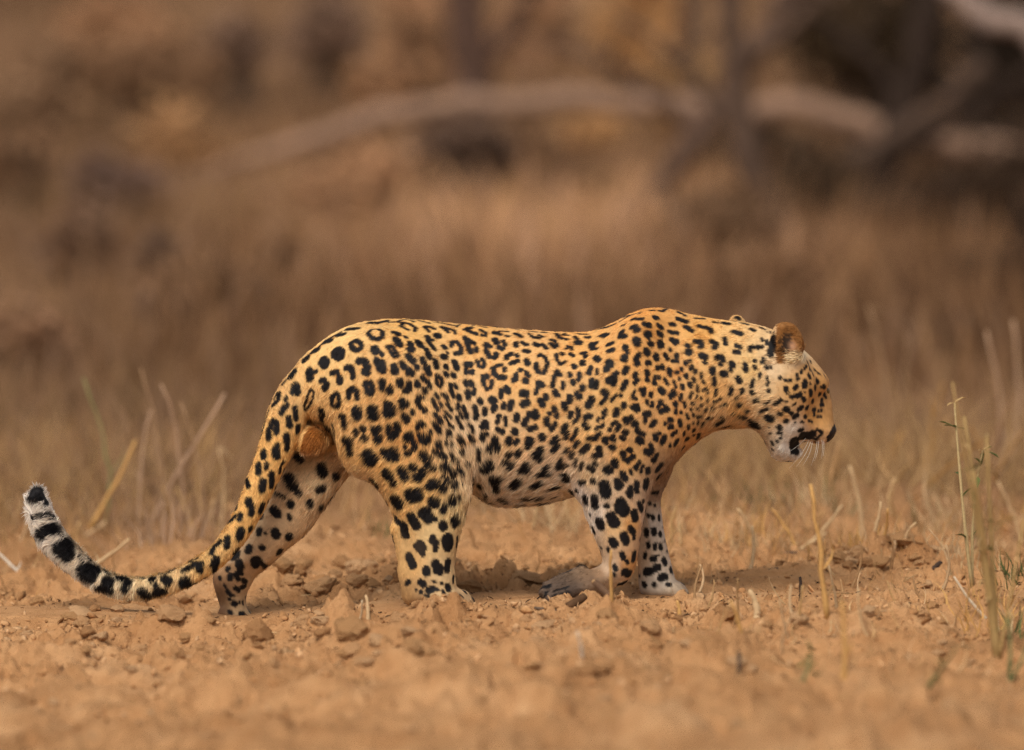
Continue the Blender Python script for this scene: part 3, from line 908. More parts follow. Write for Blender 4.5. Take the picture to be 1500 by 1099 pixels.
60:700 270 710 300;35:790 300 800 330;38:870 210 940 250 1020 300;25:1100 240 1130 300;30:1140 340 1190 350;38:1250 200 1270 230;65:160 530 210 600
50:250 650 260 680;60:380 490 430 590;55:540 440 560 450;50:680 510 690 540;60:600 600 630 600;45:760 420 850 460;65:1010 440 1050 460;50:1130 520 1140 540
40:1210 470 1270 540;70:840 680 880 690;60:970 740 990 760;45:780 730 800 740;40:1010 600 1090 660;55:1160 680 1160 720;80:510 840 530 890;75:620 830 620 870
75:850 950 870 960;40:1020 1000 1000 1060;55:1120 900 1130 970;28:1220 870 1230 930;85:290 930 330 980;50:10 690 40 760;40:0 290 5 340;15:1270 670 1275 690
30:1340 390 1370 410;60:720 1080 760 1090
@420 640 10
55:870 80 920 110;55:920 190 930 230;90:1200 270 1220 340;55:160 290 210 330;65:510 440 530 530;28:455 740 465 800;70:30 600 90 720;45:120 770 180 830
45:50 980 60 1000;50:340 960 350 1000;45:500 1030 510 1050;50:720 560 740 600;45:700 920 720 960;40:1240 620 1290 670;35:1330 740 1370 800
@320 620 10
28:640 40 570 200;38:760 40 740 150 740 210;40:1040 20 1050 40;35:1180 50 1170 100;38:1000 180 1010 260 1010 380;55:840 380 850 480;30:865 310 850 360
32:545 350 510 450;25:480 580 450 680;50:650 430 660 480;48:580 620 580 710;35:705 600 700 650;22:960 560 910 640 900 720;40:420 830 440 920
30:350 980 330 1070;48:650 860 640 980;40:780 740 780 920
@290 710 10
55:740 240 760 290;38:790 330 780 430;38:620 440 610 500;45:950 300 920 390;25:1030 240 1000 310;25:930 450 920 490;35:540 470 440 570;20:400 620 380 650
55:630 680 610 770;45:770 650 740 770;45:430 780 420 900;38:320 840 230 920 200 1000;20:250 800 130 940;60:560 1010 520 1050;60:1110 370 1160 430
45:1350 270 1370 300;35:1330 460 1340 490;40:900 670 890 710;18:985 710 990 720;60:1130 700 1150 740;50:1330 760 1340 780;50:750 930 740 960
35:930 920 950 930;45:1200 980 1190 1000;20:1140 130 1280 190
@290 800 10
50:20 290 30 350;60:260 200 240 280;45:250 340 210 410;60:560 80 500 160;35:440 330 435 345;55:600 250 620 320;60:830 220 850 270;35:990 310 970 360
40:470 430 470 470;30:580 470 590 490;30:690 590 640 610;25:790 560 760 600;25:430 660 440 680;20:390 580 400 590;25:320 460 325 480;20:460 780 470 790
35:520 840 550 850;22:605 830 610 830;20:655 820 660 845;15:705 750 710 810;45:640 1000 660 1000;30:470 970 480 980
@160 790 10
55:20 640 20 760;55:130 570 240 600;55:280 640 220 730;18:340 560 500 580;55:630 590 640 590;55:810 580 870 600;40:840 650 850 660;18:740 520 880 485
45:690 690 700 720;75:490 780 550 830;60:690 800 790 760;85:1110 630 1110 650;65:1180 680 1220 660;40:1040 740 1150 730;40:1090 460 1180 410
50:1250 370 1340 370;40:1310 440 1330 460;18:1180 340 1290 280;12:50 860 130 870
@20 700 6.107
40:170 120 230 100;30:290 140 320 190;25:190 215 300 215;20:170 160 200 200;25:130 360 240 345 360 310;20:340 360 370 350;50:240 510 300 470 370 460
20:430 510 445 530;70:420 640 450 660;60:480 600 480 690;75:640 850 670 870;50:680 810 730 830;18:590 700 620 740;18:820 830 850 860;50:840 930 840 940
40:770 990 850 1000
@560 740 7.327
55:440 90 500 140;48:310 130 360 220;30:140 140 180 190;50:230 230 250 310;32:660 40 650 60;20:575 150 578 160;40:650 210 660 240;42:775 140 780 200
12:825 140 828 200;50:410 430 420 450;30:360 440 430 520;25:540 340 530 390;28:575 400 570 480;65:700 370 710 430;14:805 350 798 450;45:290 560 330 640
42:470 700 475 720;40:570 630 590 700;28:625 660 625 730;38:705 620 695 690;18:765 770 760 820;35:700 880 710 900;22:260 840 285 830;32:410 830 440 850
35:500 915 540 905;20:415 935 420 940;15:640 840 645 842;18:655 920 658 950;14:590 905 592 915;15:740 1015 800 1020;18:840 970 860 985;14:635 1030 645 1035
10:545 820 575 825;12:460 965 500 985;12:360 910 365 912;14:480 1035 490 1040
@840 740 7.327
25:105 50 115 90;12:180 100 182 110;48:280 180 290 220;48:400 120 410 130;55:430 180 440 190;25:205 240 225 290;38:650 80 665 150;60:510 40 540 60
25:350 10 360 15;28:715 10 735 50;35:230 5 240 5;30:610 240 640 290;18:650 330 650 360;40:540 330 565 390;42:420 390 440 420;22:715 370 712 430
28:520 530 540 560;18:570 600 580 620;32:655 520 645 580;18:375 470 378 490;12:290 450 300 465;25:440 660 450 690;38:550 720 600 740;20:430 745 440 750
30:500 850 560 830;15:800 100 810 120;20:850 120 855 140;22:920 120 920 150;25:780 270 785 320;30:865 270 865 300;25:930 305 935 315;22:805 420 808 445
22:875 430 878 460;28:935 445 940 460;8:965 240 975 260;9:985 380 1005 420;10:1010 490 1035 540;30:850 580 865 580;32:970 590 985 620;40:780 720 820 710
35:880 680 910 670;30:1045 690 1055 710;38:940 780 980 770;28:750 850 765 860;22:865 850 870 860;22:1010 850 1030 855;22:770 530 765 560;12:705 760 710 765
20:700 920 740 920;15:690 830 692 850;15:735 245 740 260
"""


def hit(px, py):
    d = ray(px, py)
    loc, nrm, i, dist = bvh.ray_cast(CAM_POS, d)
    if loc is None:
        p = at(px, py, -0.03)
        loc, nrm, i, dist = bvh.find_nearest(p)
    return np.array(loc)


SEG = []                                       # (a, b, half-width) on the skin
bx, by, bs = 0, 0, 10
for line in MARKS.strip().splitlines():
    if line[0] == '@':
        bx, by, bs = [float(v) for v in line[1:].split()]
        continue
    for item in line.split(';'):
        wd, pts = item.split(':')
        v = [float(c) for c in pts.split()]
        P = [(bx + v[i] / bs, by + v[i + 1] / bs) for i in range(0, len(v), 2)]
        # long strokes get points between, so that they follow the skin
        Q = [P[0]]
        for a, c in zip(P[:-1], P[1:]):
            n = max(1, int(math.hypot(c[0] - a[0], c[1] - a[1]) / 7))
            for k_ in range(1, n + 1):
                Q.append((a[0] + (c[0] - a[0]) * k_ / n, a[1] + (c[1] - a[1]) * k_ / n))
        H = [hit(*p) for p in Q]
        ring_ = len(P) >= 4
        thin = 628 < Q[0][0] < 705 and 540 < Q[0][1] < 690
        wd = (float(wd) / bs * (1.0 if ring_ else 1.14) + (0.05 if ring_ else 0.35 if (thin or Q[0][0] > 1085) else 0.50)) * S
        for a, c in zip(H[:-1], H[1:]):
            if np.linalg.norm(a - c) > 0.05:   # jumped to another limb
                c = a
            SEG.append((a, c, wd))
        if len(H) == 1: SEG.append((H[0], H[0], wd))
print('marks', len(SEG))

# the flank that the photograph does not show: the same kind of spots, mirrored on the trunk and scattered on the limbs
body_seg = list(SEG)
for a, c, wd in body_seg:
    mid = (a + c) / 2
    pxm, pym = proj(mid[None])
    if pxm[0] > 1085 and False: continue
    ok = (mid[1] < -0.02) and (470 < pxm[0] < 1090) and (pym[0] < 680)
    if ok:
        out = []
        for p in (a, c):
            q_ = Vector((p[0] - 0.006, -p[1], p[2]))
            loc, nrm, i, dist = bvh.find_nearest(q_)
            out.append(np.array(loc))
        if np.linalg.norm(out[0] - out[1]) < 0.05: SEG.append((out[0], out[1], wd))


def mark_field(P):
    """signed distance to the nearest mark (negative inside) and how crowded the marks are there"""
    order = np.argsort(P[:, 0])
    X = P[order]
    xs_ = X[:, 0]
    dmin = np.full(len(P), 1.0)
    dens = np.zeros(len(P))
    for a, c, wd in SEG:
        lo, hi = min(a[0], c[0]) - wd - .02, max(a[0], c[0]) + wd + .02
        i, j = np.searchsorted(xs_, lo), np.searchsorted(xs_, hi)
        if i == j: continue
        Q = X[i:j]
        d = c - a
        L = float(d @ d) + 1e-12
        tt = np.clip((Q - a) @ d / L, 0, 1)
        dist = np.linalg.norm(Q - a - tt[:, None] * d, axis=1)
        np.minimum(dmin[i:j], dist - wd, out=dmin[i:j])
        dens[i:j] += np.exp(-np.maximum(dist - wd, 0) ** 2 / (2 * 0.0045 ** 2))
    r1 = np.empty_like(dmin); r1[order] = dmin
    r2 = np.empty_like(dens); r2[order] = dens
    return r1, r2


# scattered spots on whatever is still bare and turned away
facing = ((BV - CPN) * BN).sum(1)
cand = np.nonzero((facing > 0.2) | (BN[:, 1] > 0.05))[0]
rng.shuffle(cand)
d0, _ = mark_field(BV[cand])
cand = cand[d0 > 0.012]
acc = []
for i in cand:
    p = BV[i]
    if acc:
        A = np.array(acc[-400:])
        if (np.linalg.norm(A - p, axis=1) < 0.026).any(): continue
    acc.append(p)
    if len(acc) > 900: break
for p in acc:
    r_ = rng.normal(0, .004, 3)
    SEG.append((p - r_, p + r_, rng.uniform(.0055, .009)))
print('marks in all', len(SEG))

# ground colour of the coat, by place (photo px, hair colour there, with shade or highlights put in at some points)
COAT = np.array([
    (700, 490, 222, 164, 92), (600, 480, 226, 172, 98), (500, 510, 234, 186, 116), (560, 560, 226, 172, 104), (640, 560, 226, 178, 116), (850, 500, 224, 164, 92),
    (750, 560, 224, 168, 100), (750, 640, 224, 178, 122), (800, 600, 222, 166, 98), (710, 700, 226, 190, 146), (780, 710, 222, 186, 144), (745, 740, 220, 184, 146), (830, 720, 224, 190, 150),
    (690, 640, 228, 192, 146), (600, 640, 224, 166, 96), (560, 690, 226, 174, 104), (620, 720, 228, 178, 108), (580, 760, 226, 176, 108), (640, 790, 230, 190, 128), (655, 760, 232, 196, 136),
    (600, 830, 218, 168, 104), (650, 840, 232, 194, 138), (600, 868, 176, 134, 84), (615, 880, 160, 122, 80), (630, 872, 206, 166, 114), (682, 880, 190, 152, 108),  # heel points darkened: shading put into the coat colour
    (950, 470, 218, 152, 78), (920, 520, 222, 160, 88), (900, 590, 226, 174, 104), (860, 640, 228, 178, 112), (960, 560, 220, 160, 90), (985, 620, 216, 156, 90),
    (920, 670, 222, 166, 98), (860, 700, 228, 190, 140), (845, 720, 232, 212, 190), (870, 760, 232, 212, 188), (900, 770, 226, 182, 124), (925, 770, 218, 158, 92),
    (925, 830, 212, 150, 86), (890, 830, 206, 172, 136), (840, 866, 78, 60, 46), (820, 862, 84, 66, 52), (805, 868, 106, 86, 70), (803, 876, 88, 70, 56), (870, 850, 104, 78, 56), (878, 842, 140, 106, 74),  # lifted paw darkened against the skylight, highlights painted on its toe tips
    (960, 770, 220, 206, 190), (960, 850, 216, 200, 180), (995, 866, 168, 140, 112), (975, 700, 148, 112, 80), (988, 684, 160, 120, 82), (970, 725, 158, 126, 98), (1005, 668, 176, 128, 80), (1000, 640, 212, 152, 88),  # breast points: brown fluff with its shadow put into the colour
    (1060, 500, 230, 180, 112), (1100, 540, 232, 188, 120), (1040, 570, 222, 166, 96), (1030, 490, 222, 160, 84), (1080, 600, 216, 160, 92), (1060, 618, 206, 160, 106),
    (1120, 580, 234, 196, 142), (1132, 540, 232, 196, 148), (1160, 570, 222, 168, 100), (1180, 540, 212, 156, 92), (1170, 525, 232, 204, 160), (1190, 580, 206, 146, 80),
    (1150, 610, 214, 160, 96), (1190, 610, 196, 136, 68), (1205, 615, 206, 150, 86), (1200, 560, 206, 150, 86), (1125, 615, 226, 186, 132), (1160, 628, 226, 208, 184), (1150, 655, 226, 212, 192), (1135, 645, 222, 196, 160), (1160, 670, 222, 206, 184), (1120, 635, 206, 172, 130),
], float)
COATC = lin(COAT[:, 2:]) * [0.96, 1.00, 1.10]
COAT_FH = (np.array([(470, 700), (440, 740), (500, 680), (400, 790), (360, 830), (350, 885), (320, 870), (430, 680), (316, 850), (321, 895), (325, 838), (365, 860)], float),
           lin([(226, 202, 168), (214, 180, 140), (214, 182, 144), (200, 170, 134), (190, 160, 128), (206, 182, 150), (110, 84, 64), (206, 176, 138), (128, 98, 76), (124, 94, 72), (176, 144, 114), (206, 178, 146)]) * [0.97, 0.87, 0.72])  # rear of the hock: brown fur, its shade included in the colour
COAT_TAIL = (np.array([(430, 590), (400, 660), (360, 750), (300, 830), (255, 851), (215, 861), (180, 860), (118, 829), (70, 778), (55, 730)], float),
             lin([(232, 182, 110), (230, 178, 108), (228, 178, 108), (226, 182, 118), (226, 190, 138), (226, 196, 150), (226, 202, 164), (226, 206, 180), (226, 210, 192), (222, 208, 194)]))


def idw(px, py, P, Cc, pw=3.0):
    out = np.zeros((len(px), Cc.shape[1])); ws = np.zeros(len(px))
    for p, c in zip(P, Cc):
        w_ = 1 / (((px - p[0]) ** 2 + (py - p[1]) ** 2) + 30) ** (pw / 2)
        out += w_[:, None] * c; ws += w_
    return out / ws[:, None]


def tail_dist(P):
    best = np.full(len(P), 9.0); seg = np.zeros(len(P))
    for k_ in range(0, 60, 1):
        d = np.linalg.norm(P - TAILP[k_], axis=1) - TAILR[k_, 3] * S
        m_ = d < best
        best[m_] = d[m_]; seg[m_] = k_
    return best, seg


# how the hair lies (photo px: direction it points to)
FLOW = np.array([
    (1200, 600, -.5, -.9), (1180, 560, -.8, -.3), (1150, 600, -1, .1), (1150, 655, -.8, .5), (1120, 560, -1, .4), (1060, 500, -1, .2), (1060, 600, -.6, .8),
    (980, 480, -1, .1), (940, 560, -.8, .6), (980, 640, -.4, 1), (900, 650, -.6, .8), (880, 740, -.3, 1), (920, 800, -.1, 1), (840, 870, -1, .3), (960, 780, .1, 1),
    (800, 500, -1, .15), (800, 600, -1, .5), (760, 690, -.9, .7), (800, 735, -1, .4), (720, 735, -.6, .6), (650, 500, -1, .2), (648, 590, .35, .95), (665, 630, .4, .95), (690, 670, .25, 1), (700, 720, .1, 1), (620, 560, -.1, .9), (560, 500, -1, .3), (500, 520, -.8, .7),
    (560, 600, -.7, .8), (530, 680, -.8, .7), (620, 700, -.7, .7), (640, 780, -.3, 1), (640, 870, .3, 1), (460, 700, -.6, .8), (400, 790, -.6, .8), (345, 870, .1, 1)], float)


def fur_color(P, N, jit=True):
    px, py = proj(P)
    n = len(P)
    base = idw(px, py, COAT[:, :2], COATC)
    td, ts = tail_dist(P)
    istail = td < 0.010
    tw = np.clip((TAILR[ts.astype(int), 1] - 585) / 60, 0, 1) * istail
    base = base * (1 - tw[:, None]) + idw(px, py, *COAT_TAIL) * tw[:, None]
    # pale underside of the tail towards its tip
    under = tw * smooth01(250, 120, px) * smooth01(0.0, -0.6, N[:, 2] + 0.8 * N[:, 0])
    base = base * (1 - 0.35 * under[:, None]) + lin([232, 224, 212]) * 0.35 * under[:, None]
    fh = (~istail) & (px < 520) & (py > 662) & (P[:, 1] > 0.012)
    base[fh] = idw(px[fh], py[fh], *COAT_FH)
    # insides of the legs and the belly run to cream
    inner = np.clip(-N[:, 2] - 0.25, 0, 0.6) / 0.6 * ((py > 660) & ~istail)
    leg_in = np.clip(np.where(P[:, 1] > 0, -N[:, 1], N[:, 1]) - 0.1, 0, 0.5) / 0.5 * ((py > 690) & ~istail)
    cr = (0.45 * np.clip(inner + leg_in, 0, 1) * np.where((px > 945) & (py < 735), 0.15, 1.0) * np.where(fh, 0.4, 1.0) * np.where((px < 885) & (py > 825), 0.0, 1.0))[:, None]
    base = base * (1 - cr) + lin([226, 208, 180]) * cr
    # scrotum
    sc = np.exp(-(((px - 455) / 27) ** 2 + ((py - 645) / 23) ** 2) ** 3) * (P[:, 1] < 0.03) * ~istail
    base = base * (1 - sc[:, None]) + lin([168, 104, 46]) * sc[:, None]
    ring = np.sqrt(((px - 457) / 26) ** 2 + ((py - 645) / 22) ** 2)
    rim = np.exp(-((ring - 1.22) / 0.14) ** 2) * (py < 652) * (px > 436) * (px < 492) * ~istail  # shaded gap around the top of the scrotum, painted dark
    base = base * (1 - 0.85 * rim[:, None]) + np.array([0.030, 0.016, 0.008]) * 0.85 * rim[:, None]
    pre = np.exp(-(((px - 507) / 20) ** 2 + ((py - 692) / 14) ** 2)) * (np.abs(P[:, 1]) < 0.045)
    base = base * (1 - 0.8 * pre[:, None]) + lin([112, 74, 46]) * 0.8 * pre[:, None]
    # ear: black behind, ochre rim, pale tuft
    ear = (np.abs(px - 1154) < 27) & (np.abs(py - 500) < 32) & (P[:, 1] < -0.035) & (py < 532)
    e1 = ear & (px > 1137)
    en = (vnoise(P, 260, 5) - 0.5)
    base[e1] = lin([150, 102, 54]) * (1 + 0.5 * en[e1, None])
    er = np.sqrt(((px - 1151) / 10) ** 2 + ((py - 502 + (px - 1151) * 0.6) / 17) ** 2) + en * 0.9
    dkw = (smooth01(1.25, 0.45, er) * e1)[:, None]
    base = base * (1 - dkw) + np.array([0.030, 0.016, 0.009]) * dkw
    pk = (np.exp(-(((px - 1161) / 5) ** 2 + ((py - 507) / 7) ** 2)) * e1 * 0.6)[:, None]
    base = base * (1 - pk) + lin([196, 150, 120]) * pk
    tuft = (smooth01(512, 520, py + 14 * en) * (px > 1150) * e1)[:, None]
    base = base * (1 - tuft) + lin([232, 204, 160]) * tuft
    # marks
    d, dens = mark_field(P)
    wob = (vnoise(P, 180, 1) - 0.5) * 0.0034 + (vnoise(P, 420, 2) - 0.5) * 0.0022
    if jit: wob = wob + rng.normal(0, 0.0007, n)
    d = d + wob * 0.8 - 0.0004
    # rosette centres are darker, more orange than the ground
    body = ((py < 700) & (px > 430) & (px < 1010) & ~istail)
    ctr = np.clip((dens - 1.7) / 3.0, 0, 1) * 0.80 * body
    ctr[sc > 0.3] = 0
    base = base * (1 - ctr[:, None]) + (base * [0.80, 0.56, 0.34]) * ctr[:, None]
    blk = 1 / (1 + np.exp(np.clip(d / 0.00045, -30, 30)))
    blk[sc > 0.4] = 0
    blk[e1] *= 0.0
    # solid black of lips and ear back; some strokes on the haunch and chest are greyer
    dark = np.array([0.0075, 0.0060, 0.0066])
    grey = np.zeros(n)
    for gx_, gy_, gr in ((645, 592, 9), (845, 675, 14), (690, 668, 8), (612, 800, 14)):
        grey = np.maximum(grey, 0.4 * np.exp(-((px - gx_) ** 2 + (py - gy_) ** 2) / (2 * gr * gr)) * (P[:, 1] < 0))
    dk_c = dark * (1 - grey[:, None]) + np.array([0.085, 0.055, 0.036]) * grey[:, None]
    c = base * (1 - blk[:, None]) + dk_c * blk[:, None]
    # nose leather and the lip line
    nose = (px > 1211) & (py > 612) & (py < 648) & (px * 0.9 + (py - 640) * 0.55 > 1090)
    c[nose] = [0.018, 0.011, 0.010]
    if jit:
        v = 1 + rng.normal(0, 0.20, n)
        c = c * np.clip(v, 0.5, 1.6)[:, None]
        warm = rng.normal(0, 0.04, n)
        c[:, 2] *= 1 - warm; c[:, 0] *= 1 + warm * 0.3
    c *= (1 + 0.16 * (vnoise(P, 22, 9) - 0.5) + 0.34 * (vnoise(P, 190, 10) - 0.5))[:, None]
    return np.clip(c, 0.004, 0.95), (px, py, istail, ts, blk)


# skin mesh
ORG = np.array([FEET['nh'].x + 0.1, 0.0, FEET['nh'].z])
skin_c, _ = fur_color(BV, BN, False)
m, t, b = nodes('leopard_skin')
a_ = t.nodes.new('ShaderNodeAttribute'); a_.attribute_name = 'tint'
t.links.new(a_.outputs['Color'], b.inputs['Base Color'])
b.inputs['Roughness'].default_value = 0.7
b.inputs['Specular IOR Level'].default_value = 0.2
leopard = mesh_np('leopard', BV - ORG, BQ, m, None, True, skin_c * 0.8)
leopard.location = ORG
tag(leopard, 'golden leopard with black rosettes walking right, head low, long tail curling up', 'leopard')

# hair
tri = np.concatenate([BQ[:, [0, 1, 2]], BQ[:, [0, 2, 3]]])
ar = np.linalg.norm(np.cross(BV[tri[:, 1]] - BV[tri[:, 0]], BV[tri[:, 2]] - BV[tri[:, 0]]), axis=1)
fn = BN[tri].mean(1)
NH = 430000
wgt = ar * np.where(fn[:, 1] > 0.55, 0.55, 1.0)        # a little thinner on the flank turned away
ti = rng.choice(len(tri), NH, p=wgt / wgt.sum())
u, v = rng.random(NH), rng.random(NH)
fl = u + v > 1
u[fl], v[fl] = 1 - u[fl], 1 - v[fl]
R0 = BV[tri[ti, 0]] * (1 - u - v)[:, None] + BV[tri[ti, 1]] * u[:, None] + BV[tri[ti, 2]] * v[:, None]
N0 = BN[tri[ti, 0]] * (1 - u - v)[:, None] + BN[tri[ti, 1]] * u[:, None] + BN[tri[ti, 2]] * v[:, None]
N0 /= np.linalg.norm(N0, axis=1)[:, None]
px, py = proj(R0)
td_, ts = tail_dist(R0)
istail = td_ < 0.010
keep = ~((px > 1211) & (py > 614) & (py < 645) & (px * 0.9 + (py - 640) * 0.55 > 1091))   # bare nose
R0, N0, px, py, istail, ts = [q_[keep] for q_ in (R0, N0, px, py, istail, ts)]
NH = len(R0)
fl2 = idw(px, py, FLOW[:, :2], FLOW[:, 2:], 3.5)
D = np.stack([fl2[:, 0], np.zeros(NH), -fl2[:, 1]], -1)
tdir = np.gradient(TAILP, axis=0)
D[istail] = tdir[ts[istail].astype(int)]
# near the midlines of back and belly hair streams outward and down
D[:, 1] += 0.25 * np.sign(R0[:, 1]) * np.clip(N0[:, 2], 0, 1)
D[:, 2] -= 0.3 * np.clip(-N0[:, 2], 0, 1) * (py > 600)
D -= (D * N0).sum(1)[:, None] * N0
D /= np.linalg.norm(D, axis=1)[:, None] + 1e-9
# clumping: neighbours share a little sideways lean
lean = np.stack([vnoise(R0, 95, s_) - 0.5 for s_ in (31, 32, 33)], -1) * 0.55 + rng.normal(0, 0.11, (NH, 3))
D = D + lean - (lean * N0).sum(1)[:, None] * N0 * 0.5
D /= np.linalg.norm(D, axis=1)[:, None] + 1e-9
LEN = idw(px, py, np.array([(700, 480), (750, 600), (720, 735), (800, 738), (700, 700), (560, 700), (530, 690), (640, 800), (640, 880), (1000, 640), (980, 690), (970, 720), (1070, 620), (1130, 600),
                            (1190, 600), (1180, 560), (1150, 660), (1060, 500), (925, 800), (850, 720), (830, 870), (960, 800), (960, 860), (460, 690), (500, 700), (400, 790), (345, 880), (950, 460), (500, 500)], float),
          np.array([12, 10, 30, 30, 24, 18, 20, 8, 6, 12, 14, 14, 20, 16, 5, 7, 12, 14, 9, 15, 12, 8, 6, 20, 18, 12, 7, 12, 11], float)[:, None] / 1000)[:, 0]
LEN = LEN * np.where(LEN < .015, 0.70, 0.80)
tl = np.interp(TAILR[ts.astype(int), 1] * 0 + ts, [0, 20, 40, 52, 59], [.011, .011, .015, .021, .020])
LEN = np.where(istail, tl, LEN)
earz = (np.abs(px - 1154) < 27) & (np.abs(py - 498) < 34) & (R0[:, 1] < -0.035) & (py < 532)
LEN[earz] = np.where((py[earz] > 512), (.016), .009)
LEN = np.where((np.abs(px - 457) < 26) & (np.abs(py - 645) < 23) & (R0[:, 1] < 0) & ~istail, .017, LEN)
LEN *= np.clip(rng.normal(1, 0.2, NH), 0.5, 1.6)
lift = np.clip(rng.normal(0.24, 0.07, NH), 0.08, 0.5) + 0.12 * (LEN > 0.018)
s4 = np.array([0, 0.3, 0.65, 1.0])
PTS = np.zeros((NH, 4, 3))
for k_, s_ in enumerate(s4):
    PTS[:, k_] = R0 - N0 * 0.0012 + LEN[:, None] * s_ * (D * (1 - 0.0 * s_) + N0 * (lift * (1 - 0.62 * s_))[:, None])
PTS[:, 3, 2] -= LEN * 0.06
cu = bpy.data.hair_curves.new('fur')
cu.add_curves([4] * NH)
cu.attributes['position'].data.foreach_set('vector', (PTS - ORG).astype(np.float32).ravel())
ra = cu.attributes.get('radius') or cu.attributes.new('radius', 'FLOAT', 'POINT')
thick = np.clip(LEN / 0.012, 0.75, 1.25)[:, None] * np.array([0.00046, 0.00044, 0.00033, 0.00009])
ra.data.foreach_set('value', thick.astype(np.float32).ravel())
# a hair is coloured by where on the flank its root and its tip lie
ca = cu.attributes.new('coat', 'FLOAT_COLOR', 'POINT')
CA, _ = fur_color(R0 + D * LEN[:, None] * 0.25, N0)
CB, _ = fur_color(R0 + D * LEN[:, None] * 0.80, N0)
c4 = np.ones((NH, 4, 4), np.float32)
c4[:, 0, :3] = CA; c4[:, 1, :3] = CA; c4[:, 2, :3] = 0.35 * CA + 0.65 * CB; c4[:, 3, :3] = CB
ca.data.foreach_set('color', c4.ravel())
m, t, b = nodes('fur')
a_ = t.nodes.new('ShaderNodeAttribute'); a_.attribute_name = 'coat'
t.links.new(a_.outputs['Color'], b.inputs['Base Color'])
b.inputs['Roughness'].default_value = 0.55
b.inputs['Specular IOR Level'].default_value = 0.16
cu.materials.append(m)
fur = bpy.data.objects.new('fur', cu)
COL.objects.link(fur)
fur.parent = leopard

# eyes, nose leather, whiskers
def uv_ell(c, r, n=14):
    V = []; F = []
    for i in range(n + 1):
        th = math.pi * i / n
        for j in range(n):
            ph = 2 * math.pi * j / n
            V.append((c[0] + r[0] * math.sin(th) * math.cos(ph), c[1] + r[1] * math.sin(th) * math.sin(ph), c[2] + r[2] * math.cos(th)))
    for i in range(n):
        for j in range(n):
            F.append((i * n + j, (i + 1) * n + j, (i + 1) * n + (j + 1) % n, i * n + (j + 1) % n))
    return np.array(V), np.array(F)


m, t, b = nodes('eye')
b.inputs['Base Color'].default_value = (0.10, 0.055, 0.012, 1); b.inputs['Roughness'].default_value = 0.08
M_EYE = m
for yy_, pxx in ((-.012, 1209), (.030, 1207)):
    c = np.array(at(pxx, 573, yh(pxx, 0) + yy_)) - ORG
    V, F = uv_ell(c, (.0095, .0085, .0095))
    mesh_np('eye', V, F, M_EYE, leopard)
m, t, b = nodes('nose_leather')
b.inputs['Base Color'].default_value = (0.022, 0.012, 0.011, 1); b.inputs['Roughness'].default_value = 0.42
c = np.array(at(1219, 628, yh(1219, 0))) - ORG
V, F = uv_ell((0, 0, 0), (.0115, .017, .0085), 16)
V[:, 0] *= 1 - 0.25 * (V[:, 2] / .009)
an = math.radians(35)
V = np.stack([V[:, 0] * math.cos(an) + V[:, 2] * math.sin(an), V[:, 1], -V[:, 0] * math.sin(an) + V[:, 2] * math.cos(an)], -1)
mesh_np('nose', V + c, F, m, leopard)
m, t, b = nodes('whisker')
b.inputs['Base Color'].default_value = (0.70, 0.64, 0.55, 1); b.inputs['Roughness'].default_value = 0.3
M_WH = m
for (xa, ya, xb, yb, xc, yc_) in ((1186, 641, 1180, 662, 1156, 686), (1188, 644, 1184, 664, 1166, 684), (1190, 643, 1190, 662, 1176, 682), (1197, 642, 1197, 662, 1188, 682),
                                 (1199, 640, 1200, 658, 1193, 676), (1206, 643, 1208, 655, 1206, 668), (1183, 638, 1174, 652, 1152, 664), (1202, 638, 1207, 652, 1203, 672)):
    A = [np.array(at(xa, ya, yh(xa, 0) - .036)), np.array(at(xb, yb, yh(xb, 0) - .060)), np.array(at(xc, yc_, yh(xc, 0) - .075))]
    tt = np.linspace(0, 1, 9)[:, None]
    C_ = (1 - tt) ** 2 * A[0] + 2 * tt * (1 - tt) * A[1] + tt ** 2 * A[2]
    g = Geo(); g.tube(C_ - ORG, np.linspace(.00046, .00012, 9), (1, 1, 1), 4)
    g.build('whisker', M_WH, leopard)

# ------------------------------------------------------------------ what lies and grows on the ground
def ground_at(px, py):
    d = np.array(ray(px, py))
    Y = np.concatenate([np.arange(-3.5, 6, 0.01), np.arange(6, 60, 0.05)])
    P = CPN[None] + d[None] * ((Y - CPN[1]) / d[1])[:, None]
    under = P[:, 2] < gh(P[:, 0], P[:, 1])
    i = int(np.argmax(under)) if under.any() else len(Y) - 1
    return P[i]


def frame_half(y):
    return 0.075 * (y + 15.0)


def ico(sub):
    t_ = (1 + 5 ** .5) / 2
    V = np.array([(-1, t_, 0), (1, t_, 0), (-1, -t_, 0), (1, -t_, 0), (0, -1, t_), (0, 1, t_), (0, -1, -t_), (0, 1, -t_), (t_, 0, -1), (t_, 0, 1), (-t_, 0, -1), (-t_, 0, 1)], float)
    F = [(0, 11, 5), (0, 5, 1), (0, 1, 7), (0, 7, 10), (0, 10, 11), (1, 5, 9), (5, 11, 4), (11, 10, 2), (10, 7, 6), (7, 1, 8), (3, 9, 4), (3, 4, 2), (3, 2, 6), (3, 6, 8), (3, 8, 9), (4, 9, 5), (2, 4, 11), (6, 2, 10), (8, 6, 7), (9, 8, 1)]
    V = [v / np.linalg.norm(v) for v in V]
    for _ in range(sub):
        mid = {}
        G_ = []
        def mp(a, b_):
            k_ = (min(a, b_), max(a, b_))
            if k_ not in mid:
                v = V[a] + V[b_]
                V.append(v / np.linalg.norm(v)); mid[k_] = len(V) - 1
            return mid[k_]
        for a, b_, c in F:
            x, y, z = mp(a, b_), mp(b_, c), mp(c, a)
            G_ += [(a, x, z), (b_, y, x), (c, z, y), (x, y, z)]
        F = G_
    return np.array(V), np.array(F)


